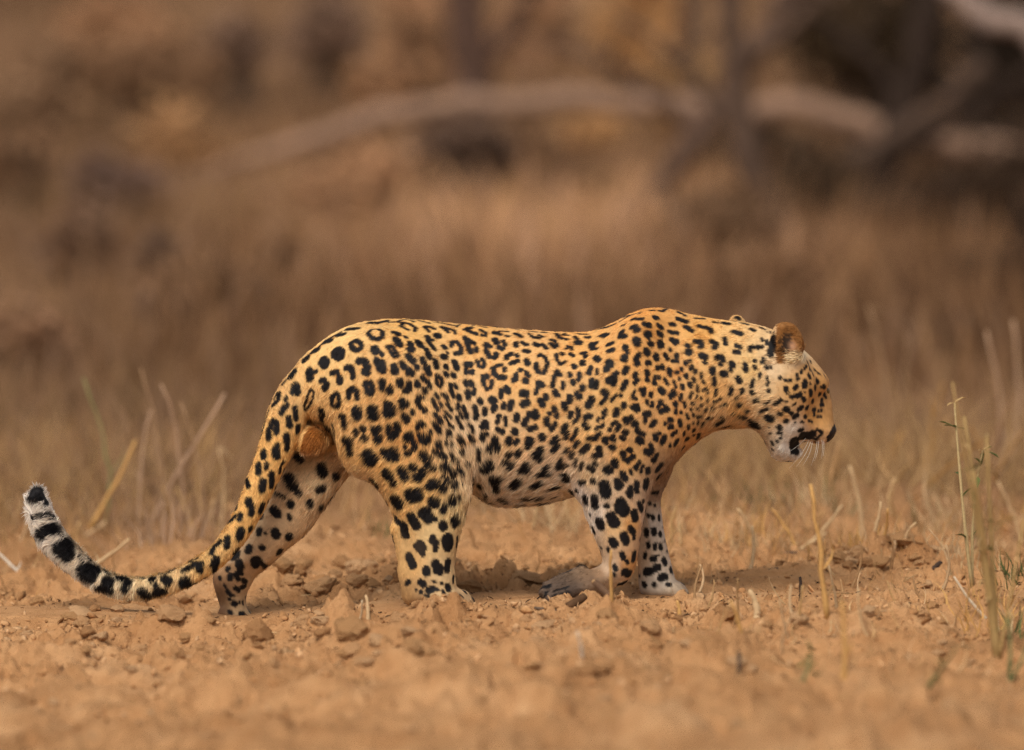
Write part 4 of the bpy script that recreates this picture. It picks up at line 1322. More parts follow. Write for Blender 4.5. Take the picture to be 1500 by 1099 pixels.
IV0, IF0 = ico(0)
IV1, IF1 = ico(1)
IV2, IF2 = ico(2)
IV3, IF3 = ico(3)


def clod_shape(seed, V=None):
    V = IV2 if V is None else V
    r_ = 1 + 0.55 * (vnoise(V + seed * 7.3, 1.1, seed) - 0.5) + 0.40 * (vnoise(V + seed, 2.6, seed + 1) - 0.5) + 0.30 * (vnoise(V, 5.0, seed + 2) - 0.5) + 0.20 * (vnoise(V, 11.0, seed + 3) - 0.5)
    P = V * r_[:, None]
    g_ = np.random.default_rng(seed)
    for _ in range(4):                          # broken faces
        n = g_.normal(size=3); n /= np.linalg.norm(n)
        h = P @ n
        lim = g_.uniform(.62, .9)
        P = P - np.maximum(h - lim - 0.12 * (vnoise(V, 6.0, seed + 9) - .5), 0)[:, None] * n * 0.85
    return P


SOILS = [(0.40, 0.215, 0.095), (0.46, 0.255, 0.12), (0.36, 0.185, 0.080), (0.50, 0.295, 0.15)]
CLODM = []
for k_ in range(8):
    o = mesh_np('soil_clod', clod_shape(k_ + 11, IV3), IF3, M_CLOD, None, True, SOILS[k_ % 4])
    CLODM.append(o.data)
    bpy.data.objects.remove(o)


def clod(px, py, w_, h_, k_, label, group=None):
    p = ground_at(px, py)
    o = bpy.data.objects.new('soil_clod', CLODM[k_ % 8])
    COL.objects.link(o)
    sx = w_ * S / 2 * (p[1] + 15) / 15
    sz = h_ * S / 2 * (p[1] + 15) / 15
    o.scale = (sx, sx * random.uniform(.75, 1.05), sz)
    o.rotation_euler = (random.uniform(-.25, .25), random.uniform(-.25, .25), random.uniform(0, 6.28))
    o.location = (p[0], p[1] + sx * .4, p[2] + sz * 0.45)
    tag(o, label, 'soil clod', group)
    return o


clod(379, 938, 44, 40, 2, 'rounded reddish brown clod in front of the stretched hind paw')
clod(516, 935, 50, 44, 0, 'largest brown clod of earth, beside a short straw in the foreground')
clod(470, 868, 56, 28, 1, 'flat broken clod on the bank between the hind legs')
clod(424, 858, 30, 22, 5, 'small clod left of the flat broken clod between the hind legs')
clod(688, 866, 50, 22, 4, 'low crumbly clod just ahead of the near hind paw')
clod(525, 838, 44, 28, 3, 'upright clod behind the thigh of the near hind leg')
clod(585, 852, 24, 22, 6, 'small dark clod touching the near hind leg from behind')
clod(706, 822, 22, 14, 0, 'small clod alone on the far edge of the sandy rut')
clod(795, 921, 36, 18, 7, 'pale grey lump half sunk below the lifted paw')
clod(775, 850, 60, 16, 5, 'long low crumbling lump in the rut under the belly')
clod(955, 925, 40, 20, 1, 'broken clod below the planted far forepaw')
clod(1062, 905, 38, 26, 2, 'dark clod among straw right of the forepaws')
clod(1170, 912, 30, 22, 3, 'crumbling clod under the short black twig')
clod(1330, 800, 60, 26, 4, 'wide clod on the mound at the right')
clod(1270, 830, 36, 18, 6, 'small clod at the left foot of the right mound')
clod(250, 905, 44, 24, 5, 'clod just under the lowest bend of the tail')
clod(120, 905, 40, 22, 7, 'clod at the left below the tail tip')
for i in range(150):
    py_ = random.choice([random.uniform(820, 860), random.uniform(890, 990), random.uniform(890, 1095)])
    px_ = random.uniform(10, 1490)
    if 840 < py_ < 885: continue
    s_ = random.uniform(9, 22)
    clod(px_, py_, s_, s_ * random.uniform(.5, .8), random.randrange(8), 'small crumb of orange earth among many on the dug soil', 'small clods strewn over the dug soil')

for i in range(64):                             # middling clods, thickest on the banks of the rut
    zone = random.choice([(395, 600, 826, 862), (395, 600, 826, 862), (0, 330, 880, 990), (440, 620, 905, 990), (700, 1000, 905, 990), (1000, 1420, 880, 990), (1180, 1420, 795, 850)])
    s_ = random.uniform(18, 38)
    clod(random.uniform(*zone[:2]), random.uniform(*zone[2:]), s_, s_ * random.uniform(.5, .8), random.randrange(8), 'middle sized broken clod of orange earth, one of many along the rut', 'middle sized clods along the rut')

# crumbs nobody could count
NC = 34000
cy_ = rng.uniform(-2.6, 2.6, NC) * rng.uniform(0.3, 1, NC)
cx_ = rng.uniform(-1, 1, NC) * (frame_half(cy_) + 0.25)
keep = rng.random(NC) < rough_amount(cx_, cy_) * (0.35 + 0.65 * (vnoise2(cx_, cy_, 5, 77) > 0.5))
cx_, cy_ = cx_[keep], cy_[keep]
cz_ = gh(cx_, cy_)
n = len(cx_)
sz_ = 0.0018 + 0.0105 * rng.random(n) ** 4
rot = rng.normal(size=(n, 3, 3))
V = np.einsum('vi,nij->nvj', IV0, rot * 0.42) * sz_[:, None, None] * rng.uniform(.7, 1.3, (n, 1, 1)) + np.stack([cx_, cy_, cz_ + sz_ * .4], -1)[:, None, :]
Fc = (IF0[None] + (np.arange(n) * 12)[:, None, None]).reshape(-1, 3)
tint = np.array(SOILS)[rng.integers(0, 4, n)] * rng.uniform(.7, 1.2, (n, 1))
o = mesh_np('soil_crumbs', V.reshape(-1, 3), Fc, M_CLOD, None, True, np.repeat(tint, 12, 0))
tag(o, 'loose crumbs of orange earth', kind='stuff')

STRAW = [(0.64, 0.40, 0.175), (0.72, 0.49, 0.25), (0.54, 0.32, 0.14), (0.60, 0.40, 0.22), (0.48, 0.28, 0.13)]


def bend(a, b_, sag, n=7, wob=0.0):
    a, b_ = np.asarray(a, float), np.asarray(b_, float)
    tt = np.linspace(0, 1, n)[:, None]
    L = np.linalg.norm(b_ - a)
    side = np.array([sag, 0.3 * sag, 0]) * L
    w_ = np.random.default_rng(int(abs(a[0] * 1e4)) + 3).normal(0, wob * L, (n, 3)) if wob else 0
    return a + (b_ - a) * tt + side * 4 * tt * (1 - tt) + w_ * (tt * 3).clip(0, 1)


# straw lying about
g = Geo()
for i in range(2600):                            # dark flakes of dead leaf and stem
    y = rng.uniform(-1.6, 2.0) * rng.uniform(.25, 1)
    x = rng.uniform(-1, 1) * (frame_half(y) + .05)
    if rng.random() > .25 + .75 * look(RG, x, y): continue
    L = rng.uniform(.003, .014); a = rng.uniform(0, 6.28)
    p0 = np.array([x, y, g1(x, y) + .001])
    e = p0 + [L * math.cos(a), L * math.sin(a), rng.uniform(.0, .5) * L]
    g.tube(np.stack([p0, (p0 + e) / 2 + [0, 0, .001], e]), np.array([.5, 1, .4]) * rng.uniform(.0006, .0022), np.array((0.10, 0.052, 0.026)) * rng.uniform(.4, 1.6), 4)
for i in range(900):
    y = rng.uniform(-2.4, 3.4)
    x = rng.uniform(-1, 1) * (frame_half(y) + .1)
    if look(RG, x, y) < .5: continue
    if y < 0.5 and x < 0.2 and rng.random() < .75: continue
    L = rng.uniform(.015, .07); a = rng.uniform(0, 6.28)
    e = np.array([x + L * math.cos(a), y + L * math.sin(a), 0])
    p0 = np.array([x, y, g1(x, y) + .003]); e[2] = g1(e[0], e[1]) + rng.uniform(.002, .014)
    g.tube(bend(p0, e, rng.uniform(-.15, .15), 4), rng.uniform(.0006, .0014), np.array(random.choice(STRAW)) * rng.uniform(.6, 1.05), 3)
o = g.build('straw_litter', M_DRY); tag(o, 'bits of straw lying on the soil', kind='stuff')


def blade(g, p, tip, wd, col, sag):
    pts = bend(p, tip, sag, 5)
    ax = np.array([random.uniform(-1, 1), random.uniform(-1, 1), 0]); ax /= np.linalg.norm(ax) + 1e-9
    ww = np.array([1, .9, .7, .4, .05])[:, None] * wd
    V = np.concatenate([pts - ax * ww, pts + ax * ww])
    F = [(i, i + 1, i + 6, i + 5) for i in range(4)]
    g.faces(V, F, col)


# thin stubble and grass between rut and wood
g = Geo()
for i in range(8200):
    y = 0.55 + 4.2 * rng.random() ** 0.8
    x = rng.uniform(-1, 1) * (frame_half(y) + .15)
    dens = 0.35 + 0.65 * (math.sin(x * 5.1 + 1.3 * math.sin(y * 3.7)) * math.sin(y * 4.3 + x) > -.1)
    if x < .25 and y < 1.5: dens *= .25
    if rng.random() > dens: continue
    h = rng.uniform(.02, .12) * (1 + .6 * (y > 1.8))
    lean = rng.normal(0, .5, 2) * h
    p = np.array([x, y, g1(x, y) - .004])
    blade(g, p, p + [lean[0], lean[1], h], rng.uniform(.0009, .0022), np.array(random.choice(STRAW)) * rng.uniform(.40, .95) * np.array([1, .93, .82]), rng.uniform(-.2, .2))
for i in range(420):                            # on the right, nearer the camera
    y = rng.uniform(-1.9, .9); x = rng.uniform(.35, 1.25)
    if look(RG, x, y) < .4: continue
    h = rng.uniform(.015, .075)
    p = np.array([x, y, g1(x, y) - .004])
    blade(g, p, p + [rng.normal(0, .4) * h, rng.normal(0, .4) * h, h], rng.uniform(.0008, .0018), np.array(random.choice(STRAW)) * rng.uniform(.5, 1.0), rng.uniform(-.25, .25))
o = g.build('grass_stubble', M_DRY); tag(o, 'thin dry grass stubble', kind='stuff')


def stalk(base, tip, wpx, col, label, group=None, sag=.05, Y=None, head=False, nodes_=True, name='dry_stalk', cat='grass stalk', wob=.006):
    b_ = ground_at(*base) if Y is None else np.array(at(base[0], base[1], Y))
    if Y is not None: b_[2] = g1(b_[0], b_[1]) - .005
    e = np.array(at(tip[0], tip[1], b_[1] + random.uniform(-.04, .04)))
    k_ = (b_[1] + 15) / 15
    root = empty(name, b_)
    tag(root, label, cat, group)
    g = Geo()
    pts = bend(b_ - [0, 0, .01], e, sag, 9, wob)
    r_ = wpx / 2 * S * k_ * np.linspace(1, .55, 9)
    if nodes_: r_ = r_ * (1 + .22 * (np.arange(9) % 3 == 1))
    g.tube(pts - b_, r_, col, 6)
    g.build('stem', M_DRY, root)
    if head:
        g = Geo()
        for q_ in range(5):
            d = np.array([random.uniform(.2, 1) * head, random.uniform(-.4, .4), random.uniform(-.9, .2)]) * .035 * k_
            g.tube(bend(e, e + d, .1, 4) - b_, np.linspace(.0013, .0004, 4) * k_, np.asarray(col) * .9, 3)
        g.build('seed_head', M_DRY, root)
    # a withered leaf hugging the stem
    g = Geo()
    i = 3
    blade(g, pts[i] - b_, pts[i] - b_ + np.array([random.choice([-1, 1]) * .25, .05, .5]) * np.linalg.norm(e - b_) * .35, max(wpx * .35 * S * k_, .0012), np.asarray(col) * .85, .15)
    g.build('leaf', M_DRY, root)
    return root


PALE, GOLD, PINK, DULL = (0.64, 0.44, 0.24), (0.64, 0.37, 0.13), (0.50, 0.32, 0.20), (0.40, 0.245, 0.135)
stalk((215, 775), (330, 578), 8, PINK, 'thick pale dead stick leaning right behind the tail', sag=-.02)
stalk((130, 770), (198, 645), 7, GOLD, 'golden straw leaning right, above the curled tail tip', sag=.03)
stalk((322, 790), (321, 655), 4, PALE, 'upright pale stalk with a hooked head left of the tail root', head=1)
stalk((265, 772), (238, 560), 5, PINK, 'tallest brown stalk of the dry clump behind the tail')
stalk((205, 775), (222, 600), 5, PINK, 'thin brown stalk rising left of the dead stick', sag=-.04)
stalk((240, 770), (206, 540), 4, DULL, 'slender stalk leaning left in the clump behind the tail')
stalk((298, 770), (265, 590), 5, DULL, 'dull stalk crossing behind the dead stick')
stalk((155, 770), (122, 555), 5, (0.30, 0.28, 0.12), 'faintly green stalk leaning left far behind the tail tip', sag=.08)
stalk((110, 790), (155, 765), 6, PALE, 'short broken straw lying slanted beside the tail curl', sag=.0)
stalk((115, 840), (190, 790), 7, PALE, 'pale straw lying on the bank inside the tail curve', sag=.02)
stalk((40, 850), (-15, 800), 6, (0.75, 0.66, 0.54), 'whitish straw slanting at the left edge of the picture')
stalk((1212, 905), (1188, 708), 9, GOLD, 'thick golden stubble stem right of the muzzle shadow, soft in the foreground', sag=.01)
stalk((1262, 792), (1244, 682), 8, PALE, 'pale jointed stem with side shoots under the nose', head=-1)
stalk((1274, 790), (1290, 735), 6, PALE, 'short pale stub beside the jointed stem')
stalk((1330, 800), (1342, 765), 5, PALE, 'curved short straw on the right mound', sag=-.2)
stalk((1293, 786), (1300, 745), 5, GOLD, 'reddish gold stub on the crest behind the right mound')
stalk((1175, 800), (1235, 740), 6, PALE, 'straw leaning right among the low tuft below the chin', sag=.03)
stalk((1168, 800), (1130, 745), 5, GOLD, 'golden straw leaning left in the tuft below the chin')
stalk((1165, 802), (1210, 780), 5, PALE, 'nearly flat straw at the foot of the tuft below the chin')
stalk((1110, 800), (1080, 745), 7, PALE, 'bent pale straw between the chin tuft and the foreleg', sag=.06)
stalk((1098, 835), (1102, 770), 6, PALE, 'upright soft pale straw ahead of the planted foreleg')
stalk((1480, 790), (1483, 470), 7, PINK, 'tall pale reed at the right edge, straight', Y=3.4)
stalk((1465, 790), (1446, 485), 7, PINK, 'tall pale reed leaning left beside the straight one at the right', Y=3.2)
stalk((1270, 690), (1324, 628), 5, GOLD, 'golden straw slanting right beyond the nose', Y=3.5)
stalk((1300, 720), (1272, 450), 6, DULL, 'thin brown weed stem standing beyond the nose', Y=4.2, head=1)
stalk((1295, 720), (1330, 490), 5, DULL, 'thin brown weed stem leaning right beyond the nose', Y=4.4)
stalk((1500, 800), (1462, 705), 6, PALE, 'pale straw leaning left behind the green tuft', sag=.03)
stalk((1450, 905), (1398, 845), 5, (0.70, 0.58, 0.42), 'whitish straw fallen across the foreground plant', sag=-.05)
stalk((538, 905), (536, 872), 7, PALE, 'short pale straw stub behind the largest clod')
stalk((526, 905), (530, 880), 4, (0.72, 0.58, 0.38), 'tiny pale straw just left of the stub behind the largest clod')
stalk((852, 965), (845, 925), 6, (0.7, 0.6, 0.48), 'whitish split straw standing below the lifted paw')
stalk((896, 882), (894, 805), 6, GOLD, 'golden stalk standing in front of the lifted wrist', sag=.0)
stalk((1108, 905), (1098, 865), 12, PALE, 'broad pale dry leaf standing soft in the foreground', sag=.1)
stalk((1085, 925), (1070, 880), 7, GOLD, 'golden straw beside the broad pale leaf')
stalk((1275, 935), (1258, 862), 4, PALE, 'thin curved straw in the right foreground', sag=-.08)
stalk((1236, 1000), (1234, 880), 9, GOLD, 'blurred golden stem at the lower right', sag=.01)
stalk((995, 905), (992, 880), 7, GOLD, 'short golden stub under the far forepaw')
for i in range(70):
    px_ = random.choice([random.uniform(1000, 1495), random.uniform(1000, 1495), random.uniform(680, 1000), random.uniform(0, 330)])
    py_ = random.uniform(755, 800) if px_ < 1000 else random.uniform(750, 960)
    if 800 < py_ < 850 and 1000 < px_ < 1200: continue
    h = random.uniform(18, 70)
    stalk((px_, py_), (px_ + random.uniform(-.5, .5) * h, py_ - h), random.uniform(2.5, 5.5), np.array(random.choice(STRAW)) * random.uniform(.75, 1.05),
          'thin straw coloured stubble stalk, one of many standing in the dug soil', 'stubble stalks standing in the dug soil', sag=random.uniform(-.15, .15))


for i in range(26):
    bx0 = random.uniform(30, 330); h = random.uniform(60, 190)
    stalk((bx0, 0), (bx0 + random.uniform(-.9, 1.1) * h, random.uniform(580, 720)), random.uniform(2, 4.5), np.array(random.choice([PINK, DULL, DULL])) * random.uniform(.45, .9) * [1.05, .92, .8],
          'soft brown grass stem, one of many behind the tail', 'dry grass stems behind the tail', sag=random.uniform(-.08, .08), Y=random.uniform(2.2, 4.5))
for i in range(34):
    bx0 = random.choice([random.uniform(1060, 1300), random.uniform(1300, 1500), random.uniform(1300, 1500)]); h = random.uniform(60, 190)
    stalk((bx0, 0), (bx0 + random.uniform(-.8, .8) * h, random.uniform(600, 720) if bx0 < 1300 else random.uniform(540, 730)), random.uniform(2, 5), np.array(random.choice([PINK, GOLD, PALE])) * random.uniform(.45, .95) * [1.05, .92, .8],
          'soft straw coloured grass stem, one of many beyond the head', 'dry grass stems beyond the head', sag=random.uniform(-.1, .1), Y=random.uniform(1.6, 4.5))


def twig(a, b_, wpx, col, label, lift=(0, 0), Y=None, ends=True):
    p = ground_at(*a) if Y is None else np.array(at(a[0], a[1], Y))
    q_ = np.array(at(b_[0], b_[1], p[1] + .02))
    q_[2] = max(q_[2], g1(q_[0], q_[1]) + wpx * .2 * S)
    root = empty('twig', p)
    tag(root, label, 'twig')
    k_ = (p[1] + 15) / 15
    g = Geo(); g.tube(bend(p, q_, .04, 6, .012) - p, wpx / 2 * S * k_ * np.array([.95, 1.05, .97, 1.04, .95, .85]), col, 8)
    g.build('bark', M_BARK, root)
    if ends:
        g = Geo(); d = (q_ - p) / np.linalg.norm(q_ - p)
        g.tube(np.stack([q_ - d * .001, q_ + d * .0025]) - p, wpx / 2 * S * k_ * np.array([.8, .6]), (0.50, 0.30, 0.14), 8)
        g.build('broken_end', M_BARK, root)
    return root


twig((831, 889), (857, 873), 13, (0.10, 0.052, 0.026), 'stubby dark stick lying under the lifted paw')
twig((897, 879), (870, 852), 11, (0.15, 0.085, 0.050), 'grey brown stick propped against the lifted wrist')
twig((1171, 885), (1172, 845), 5, (0.035, 0.022, 0.016), 'short black twig stuck upright in the soil ahead of the forepaw', ends=False)
twig((1078, 842), (1140, 838), 4, (0.10, 0.07, 0.05), 'long thin dark twig lying on the smooth sand', ends=False)
twig((1150, 810), (1190, 824), 4, (0.09, 0.06, 0.05), 'thin dark twig slanting beyond the smooth sand', ends=False)
twig((245, 912), (249, 886), 4, (0.20, 0.10, 0.05), 'tiny forked twig standing under the tail', ends=False)
twig((1080, 990), (1082, 955), 6, (0.06, 0.04, 0.03), 'short dark stub at the lower edge of the soil', ends=False)
twig((1365, 835), (1378, 850), 8, (0.06, 0.04, 0.03), 'dark bark scrap on the right mound', ends=False)
twig((815, 895), (783, 908), 5, (0.10, 0.07, 0.05), 'dark scrap of wood below the stubby stick', ends=False)


def leaf(g, p, d, L, wd, col, up=(0, 0, 1)):
    d = np.asarray(d, float); d /= np.linalg.norm(d) + 1e-9
    s_ = np.cross(d, up); s_ /= np.linalg.norm(s_) + 1e-9
    n_ = np.cross(s_, d)
    V = [p, p + d * L * .35 + s_ * wd + n_ * wd * .3, p + d * L * .75 + s_ * wd * .6 + n_ * wd * .1, p + d * L - n_ * L * .12,
         p + d * L * .75 - s_ * wd * .6 + n_ * wd * .1, p + d * L * .35 - s_ * wd + n_ * wd * .3, p + d * L * .4]
    g.faces(np.array(V), [(0, 1, 6), (1, 2, 6), (2, 3, 6), (3, 4, 6), (4, 5, 6), (5, 0, 6)], col)


def weed(base, tips, wpx, col, green, label, Y=None, nl=14):
    b_ = ground_at(*base) if Y is None else np.array(at(base[0], base[1], Y))
    root = empty('dry_weed', b_)
    tag(root, label, 'weed')
    k_ = (b_[1] + 15) / 15
    for (mx, my, tx_, ty_, ww) in tips:
        m_ = np.array(at(mx, my, b_[1] + random.uniform(-.03, .03))); e = np.array(at(tx_, ty_, b_[1] + random.uniform(-.08, .08)))
        tt = np.linspace(0, 1, 10)[:, None]
        pts = (1 - tt) ** 2 * (b_ - [0, 0, .01]) + 2 * tt * (1 - tt) * m_ + tt ** 2 * e
        g = Geo(); g.tube(pts - b_, ww / 2 * S * k_ * np.linspace(1, .45, 10) * (1 + .2 * (np.arange(10) % 3 == 0)), np.array(col) * random.uniform(.85, 1.1), 6)
        g.build('stem', M_DRY, root)
        for q_ in range(nl):
            i = random.randrange(3, 10)
            gl = Geo()
            d = np.array([random.uniform(-1, 1), random.uniform(-1, 1), random.uniform(-.6, .8)])
            c_ = np.array((0.10, 0.13, 0.035) if random.random() < green else (0.42, 0.28, 0.12)) * random.uniform(.7, 1.3)
            leaf(gl, pts[i] - b_, d, random.uniform(.018, .045) * k_, random.uniform(.003, .007) * k_, c_)
            gl.build('leaf', M_LEAF, root)
    return root


weed((1462, 965), [(1445, 820, 1425, 690, 15), (1440, 780, 1412, 610, 10), (1455, 850, 1445, 640, 9), (1430, 760, 1395, 560, 6), (1475, 900, 1500, 760, 6)], 10, (0.46, 0.30, 0.12), .25,
     'tall golden brown weed with withered leaves at the right', nl=9)
weed((1425, 860), [(1410, 760, 1398, 590, 6), (1420, 740, 1440, 660, 5)], 6, (0.45, 0.33, 0.16), .55, 'slim weed with yellow green leaves behind the tall golden weed', nl=10)
weed((1478, 998), [(1482, 960, 1478, 905, 7), (1500, 960, 1512, 930, 5)], 6, (0.16, 0.17, 0.07), .7, 'dark green stem at the lower right corner', nl=4)
weed((1175, 1002), [(1178, 985, 1190, 960, 6)], 5, (0.2, 0.19, 0.08), .8, 'small green sprout at the lower edge right of centre', nl=7)
weed((1360, 1000), [(1375, 985, 1400, 950, 6)], 5, (0.2, 0.19, 0.08), .8, 'low green sprout near the lower right', nl=7)


def tuft(px, py, n, h, col, label, Y=None, spread=.05, cat='grass tuft', green=0.0, name='grass_tuft'):
    b_ = ground_at(px, py) if Y is None else np.array(at(px, py, Y))
    if Y is not None: b_[2] = g1(b_[0], b_[1])
    root = empty(name, b_)
    tag(root, label, cat)
    g = Geo()
    k_ = (b_[1] + 15) / 15
    for i in range(n):
        r_ = np.array([random.gauss(0, spread), random.gauss(0, spread), 0])
        p = np.array([r_[0], r_[1], g1(b_[0] + r_[0], b_[1] + r_[1]) - b_[2] - .005])
        L = h * random.uniform(.45, 1.1)
        d = np.array([random.gauss(0, .35) + r_[0] * 4, random.gauss(0, .35), 1]); d /= np.linalg.norm(d)
        c_ = np.array((0.10, 0.13, 0.045) if random.random() < green else col) * random.uniform(.6, 1.15)
        blade(g, p, p + d * L, random.uniform(.0012, .0028) * k_, c_, random.uniform(-.2, .2))
    g.build('blades', M_DRY, root)['kind'] = 'stuff'
    return root


tuft(1490, 850, 70, .075, PALE, 'grey green grass tuft at the right edge beside the tall weed', green=.75, spread=.035)
tuft(1165, 798, 40, .06, PALE, 'low pale tuft of straw below the chin')
tuft(1120, 735, 60, .10, DULL, 'hazy green and straw tuft behind the chin', green=.4)
tuft(1205, 735, 60, .11, PALE, 'straw tuft right of the hazy green tuft', green=.25)
tuft(960, 770, 40, .10, PALE, 'straw tuft between the forelegs and the wood')
tuft(810, 775, 50, .12, PALE, 'straw tuft seen under the belly')
tuft(740, 745, 50, .10, DULL, 'dull grass tuft seen behind the belly tuck')
tuft(255, 790, 60, .16, PINK, 'dry brown tuft at the foot of the leaning dead stick', spread=.08)
tuft(165, 770, 50, .14, DULL, 'dry tuft behind the curled tail tip', spread=.07)
tuft(60, 770, 40, .12, DULL, 'dull tuft near the left edge behind the tail', spread=.07)
for q_ in range(16):
    tuft(random.uniform(1010, 1490), random.uniform(745, 830), random.randrange(14, 34), random.uniform(.04, .10), random.choice([PALE, GOLD, DULL]), 'small straw tuft, one of many on the soil ahead of the leopard', spread=random.uniform(.03, .07))['group'] = 'small straw tufts ahead of the leopard'
for q_ in range(8):
    tuft(random.uniform(20, 330), random.uniform(745, 800), random.randrange(14, 34), random.uniform(.04, .09), random.choice([PINK, DULL]), 'small brown tuft, one of many on the soil behind the tail', spread=random.uniform(.03, .07))['group'] = 'small brown tufts behind the tail'
tuft(240, 0, 60, .42, (0.36, 0.215, 0.12), 'tall thin dry clump around the leaning dead stick', Y=3.0, spread=.10)
tuft(150, 0, 45, .34, (0.34, 0.205, 0.11), 'tall thin dry clump above the tail tip', Y=3.4, spread=.10)
tuft(50, 0, 40, .30, (0.32, 0.19, 0.105), 'tall thin dry clump at the left edge', Y=3.6, spread=.10)
tuft(1440, 0, 70, .42, (0.46, 0.285, 0.14), 'tall soft dry clump between the tall reeds', Y=2.6, spread=.10)
tuft(1380, 0, 50, .34, (0.46, 0.285, 0.13), 'tall soft dry clump left of the tall reeds', Y=2.2, spread=.09)
tuft(1290, 0, 40, .26, (0.46, 0.28, 0.13), 'soft dry clump beyond the nose', Y=2.4, spread=.09)
tuft(1230, 0, 30, .18, (0.5, 0.31, 0.145), 'short soft clump right under the nose', Y=1.8, spread=.08)
tuft(1450, 905, 60, .10, GOLD, 'golden straw tuft round the foot of the tall weed', spread=.045)
tuft(1492, 930, 45, .09, PALE, 'pale straw tuft at the right edge below the green one', green=.2, spread=.04)
tuft(1390, 815, 45, .09, PALE, 'pale straw tuft left of the tall weed', spread=.05)
tuft(575, 775, 30, .06, (0.2, 0.22, 0.12), 'faint green tuft behind the near hind leg', green=.8)
tuft(1385, 770, 60, .12, PALE, 'straw tuft behind the slim weed', green=.2, spread=.06)

# ------------------------------------------------------------------ the dry wood behind
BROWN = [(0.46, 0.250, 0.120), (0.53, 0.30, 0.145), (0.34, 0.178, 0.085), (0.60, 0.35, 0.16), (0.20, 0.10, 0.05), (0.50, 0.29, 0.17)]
g = Geo()
VV, FF, CC = [], [], []
nb = 46000
by_ = 2.4 + 27 * rng.random(nb) ** 1.25
bx_ = rng.uniform(-1, 1, nb) * (frame_half(by_) * 1.5 + 2.2)
patchy = vnoise2(bx_, by_, 0.55, 91)
keep = rng.random(nb) < (0.25 + 0.75 * smooth01(.3, .6, patchy)) * smooth01(1.8, 8.0, by_ + 1.5 * (vnoise2(bx_, by_, .8, 92) - .5))
bx_, by_ = bx_[keep], by_[keep]
bz_ = gh(bx_, by_)
nb = len(bx_)
hh = rng.uniform(.12, .50, nb) * (0.22 + 0.78 * smooth01(3, 11, by_)) * (1 - 0.45 * smooth01(9, 13, by_)) * (0.7 + 0.6 * vnoise2(bx_, by_, .7, 93))
le = rng.normal(0, .28, (nb, 2)) * hh[:, None]
ax = rng.normal(size=(nb, 2)); ax /= np.linalg.norm(ax, axis=1)[:, None]
wd = rng.uniform(.003, .011, nb)
tt = np.array([0, .4, .75, 1.0])
V = np.zeros((nb, 8, 3))
for i, s_ in enumerate(tt):
    c = np.stack([bx_ + le[:, 0] * s_ ** 1.6, by_ + le[:, 1] * s_ ** 1.6, bz_ - .02 + hh * s_], -1)
    ww = wd * (1, .9, .6, .08)[i]
    off = np.stack([ax[:, 0] * ww, ax[:, 1] * ww, np.zeros(nb)], -1)
    V[:, i] = c - off; V[:, 4 + i] = c + off
fq = np.array([(0, 1, 5, 4), (1, 2, 6, 5), (2, 3, 7, 6)])
F = (fq[None] + (np.arange(nb) * 8)[:, None, None]).reshape(-1, 4)
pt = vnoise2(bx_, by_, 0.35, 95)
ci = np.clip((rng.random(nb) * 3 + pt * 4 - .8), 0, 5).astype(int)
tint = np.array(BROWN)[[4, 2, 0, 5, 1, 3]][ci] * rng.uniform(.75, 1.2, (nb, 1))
# tree shade put into the grass colour in front and at the sides, middle paler
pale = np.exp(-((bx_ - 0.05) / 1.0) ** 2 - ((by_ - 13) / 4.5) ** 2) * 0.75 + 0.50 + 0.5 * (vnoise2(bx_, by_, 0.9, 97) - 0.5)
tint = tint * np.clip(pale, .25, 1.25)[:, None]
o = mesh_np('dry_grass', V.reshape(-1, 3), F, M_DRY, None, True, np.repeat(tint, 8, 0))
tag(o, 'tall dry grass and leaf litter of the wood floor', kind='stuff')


def limb(pts, label, col, name='tree', cat='tree trunk', side=()):
    """a trunk or branch through (px, py, Y, radius px at the animal's scale as seen)"""
    P = [np.array(at(p[0], p[1], p[2])) for p in pts]
    R = [p[3] * S * (p[2] + 15) / 15 for p in pts]
    tt = np.arange(len(P)); u_ = np.linspace(0, len(P) - 1, len(P) * 4)
    A = np.array(P); C_ = np.stack([cub(u_, tt, A[:, k_]) for k_ in range(3)], -1); RR = np.interp(u_, tt, R)
    b_ = C_[0].copy()
    root = empty(name, b_)
    tag(root, label, cat)
    ng = np.random.default_rng(len(label))
    C2 = C_ + ng.normal(0, 1, C_.shape) * RR[:, None] * .12
    g = Geo(); g.tube(C2 - b_, RR * (1 + ng.normal(0, .06, len(RR))), col, 12)
    g.build('trunk' if cat == 'tree trunk' else 'bough', M_BARK, root)
    for (i, dx, dz, L, r_) in side:
        s0 = C_[min(i, len(C_) - 1)]
        e = s0 + np.array([dx, random.uniform(-.2, .2), dz]) * L
        g = Geo(); g.tube(bend(s0, e, .08, 7, .02) - b_, np.linspace(r_, r_ * .3, 7), col, 7)
        for q_ in range(4):
            t_ = random.uniform(.35, .95); a_0 = s0 + (e - s0) * t_
            g.tube(bend(a_0, a_0 + np.array([random.uniform(-1, 1), random.uniform(-.5, .5), random.uniform(-.4, 1)]) * L * .35, .1, 5) - b_, np.linspace(r_ * .4, r_ * .12, 5), col, 5)
        g.build('branch', M_BARK, root)
    return root


def foot(px, Y):
    """photo y where the ground stands at this column and depth"""
    x = at(px, 300, Y).x
    return float(proj(np.array([[x, Y, g1(x, Y)]]))[1][0]) + 4


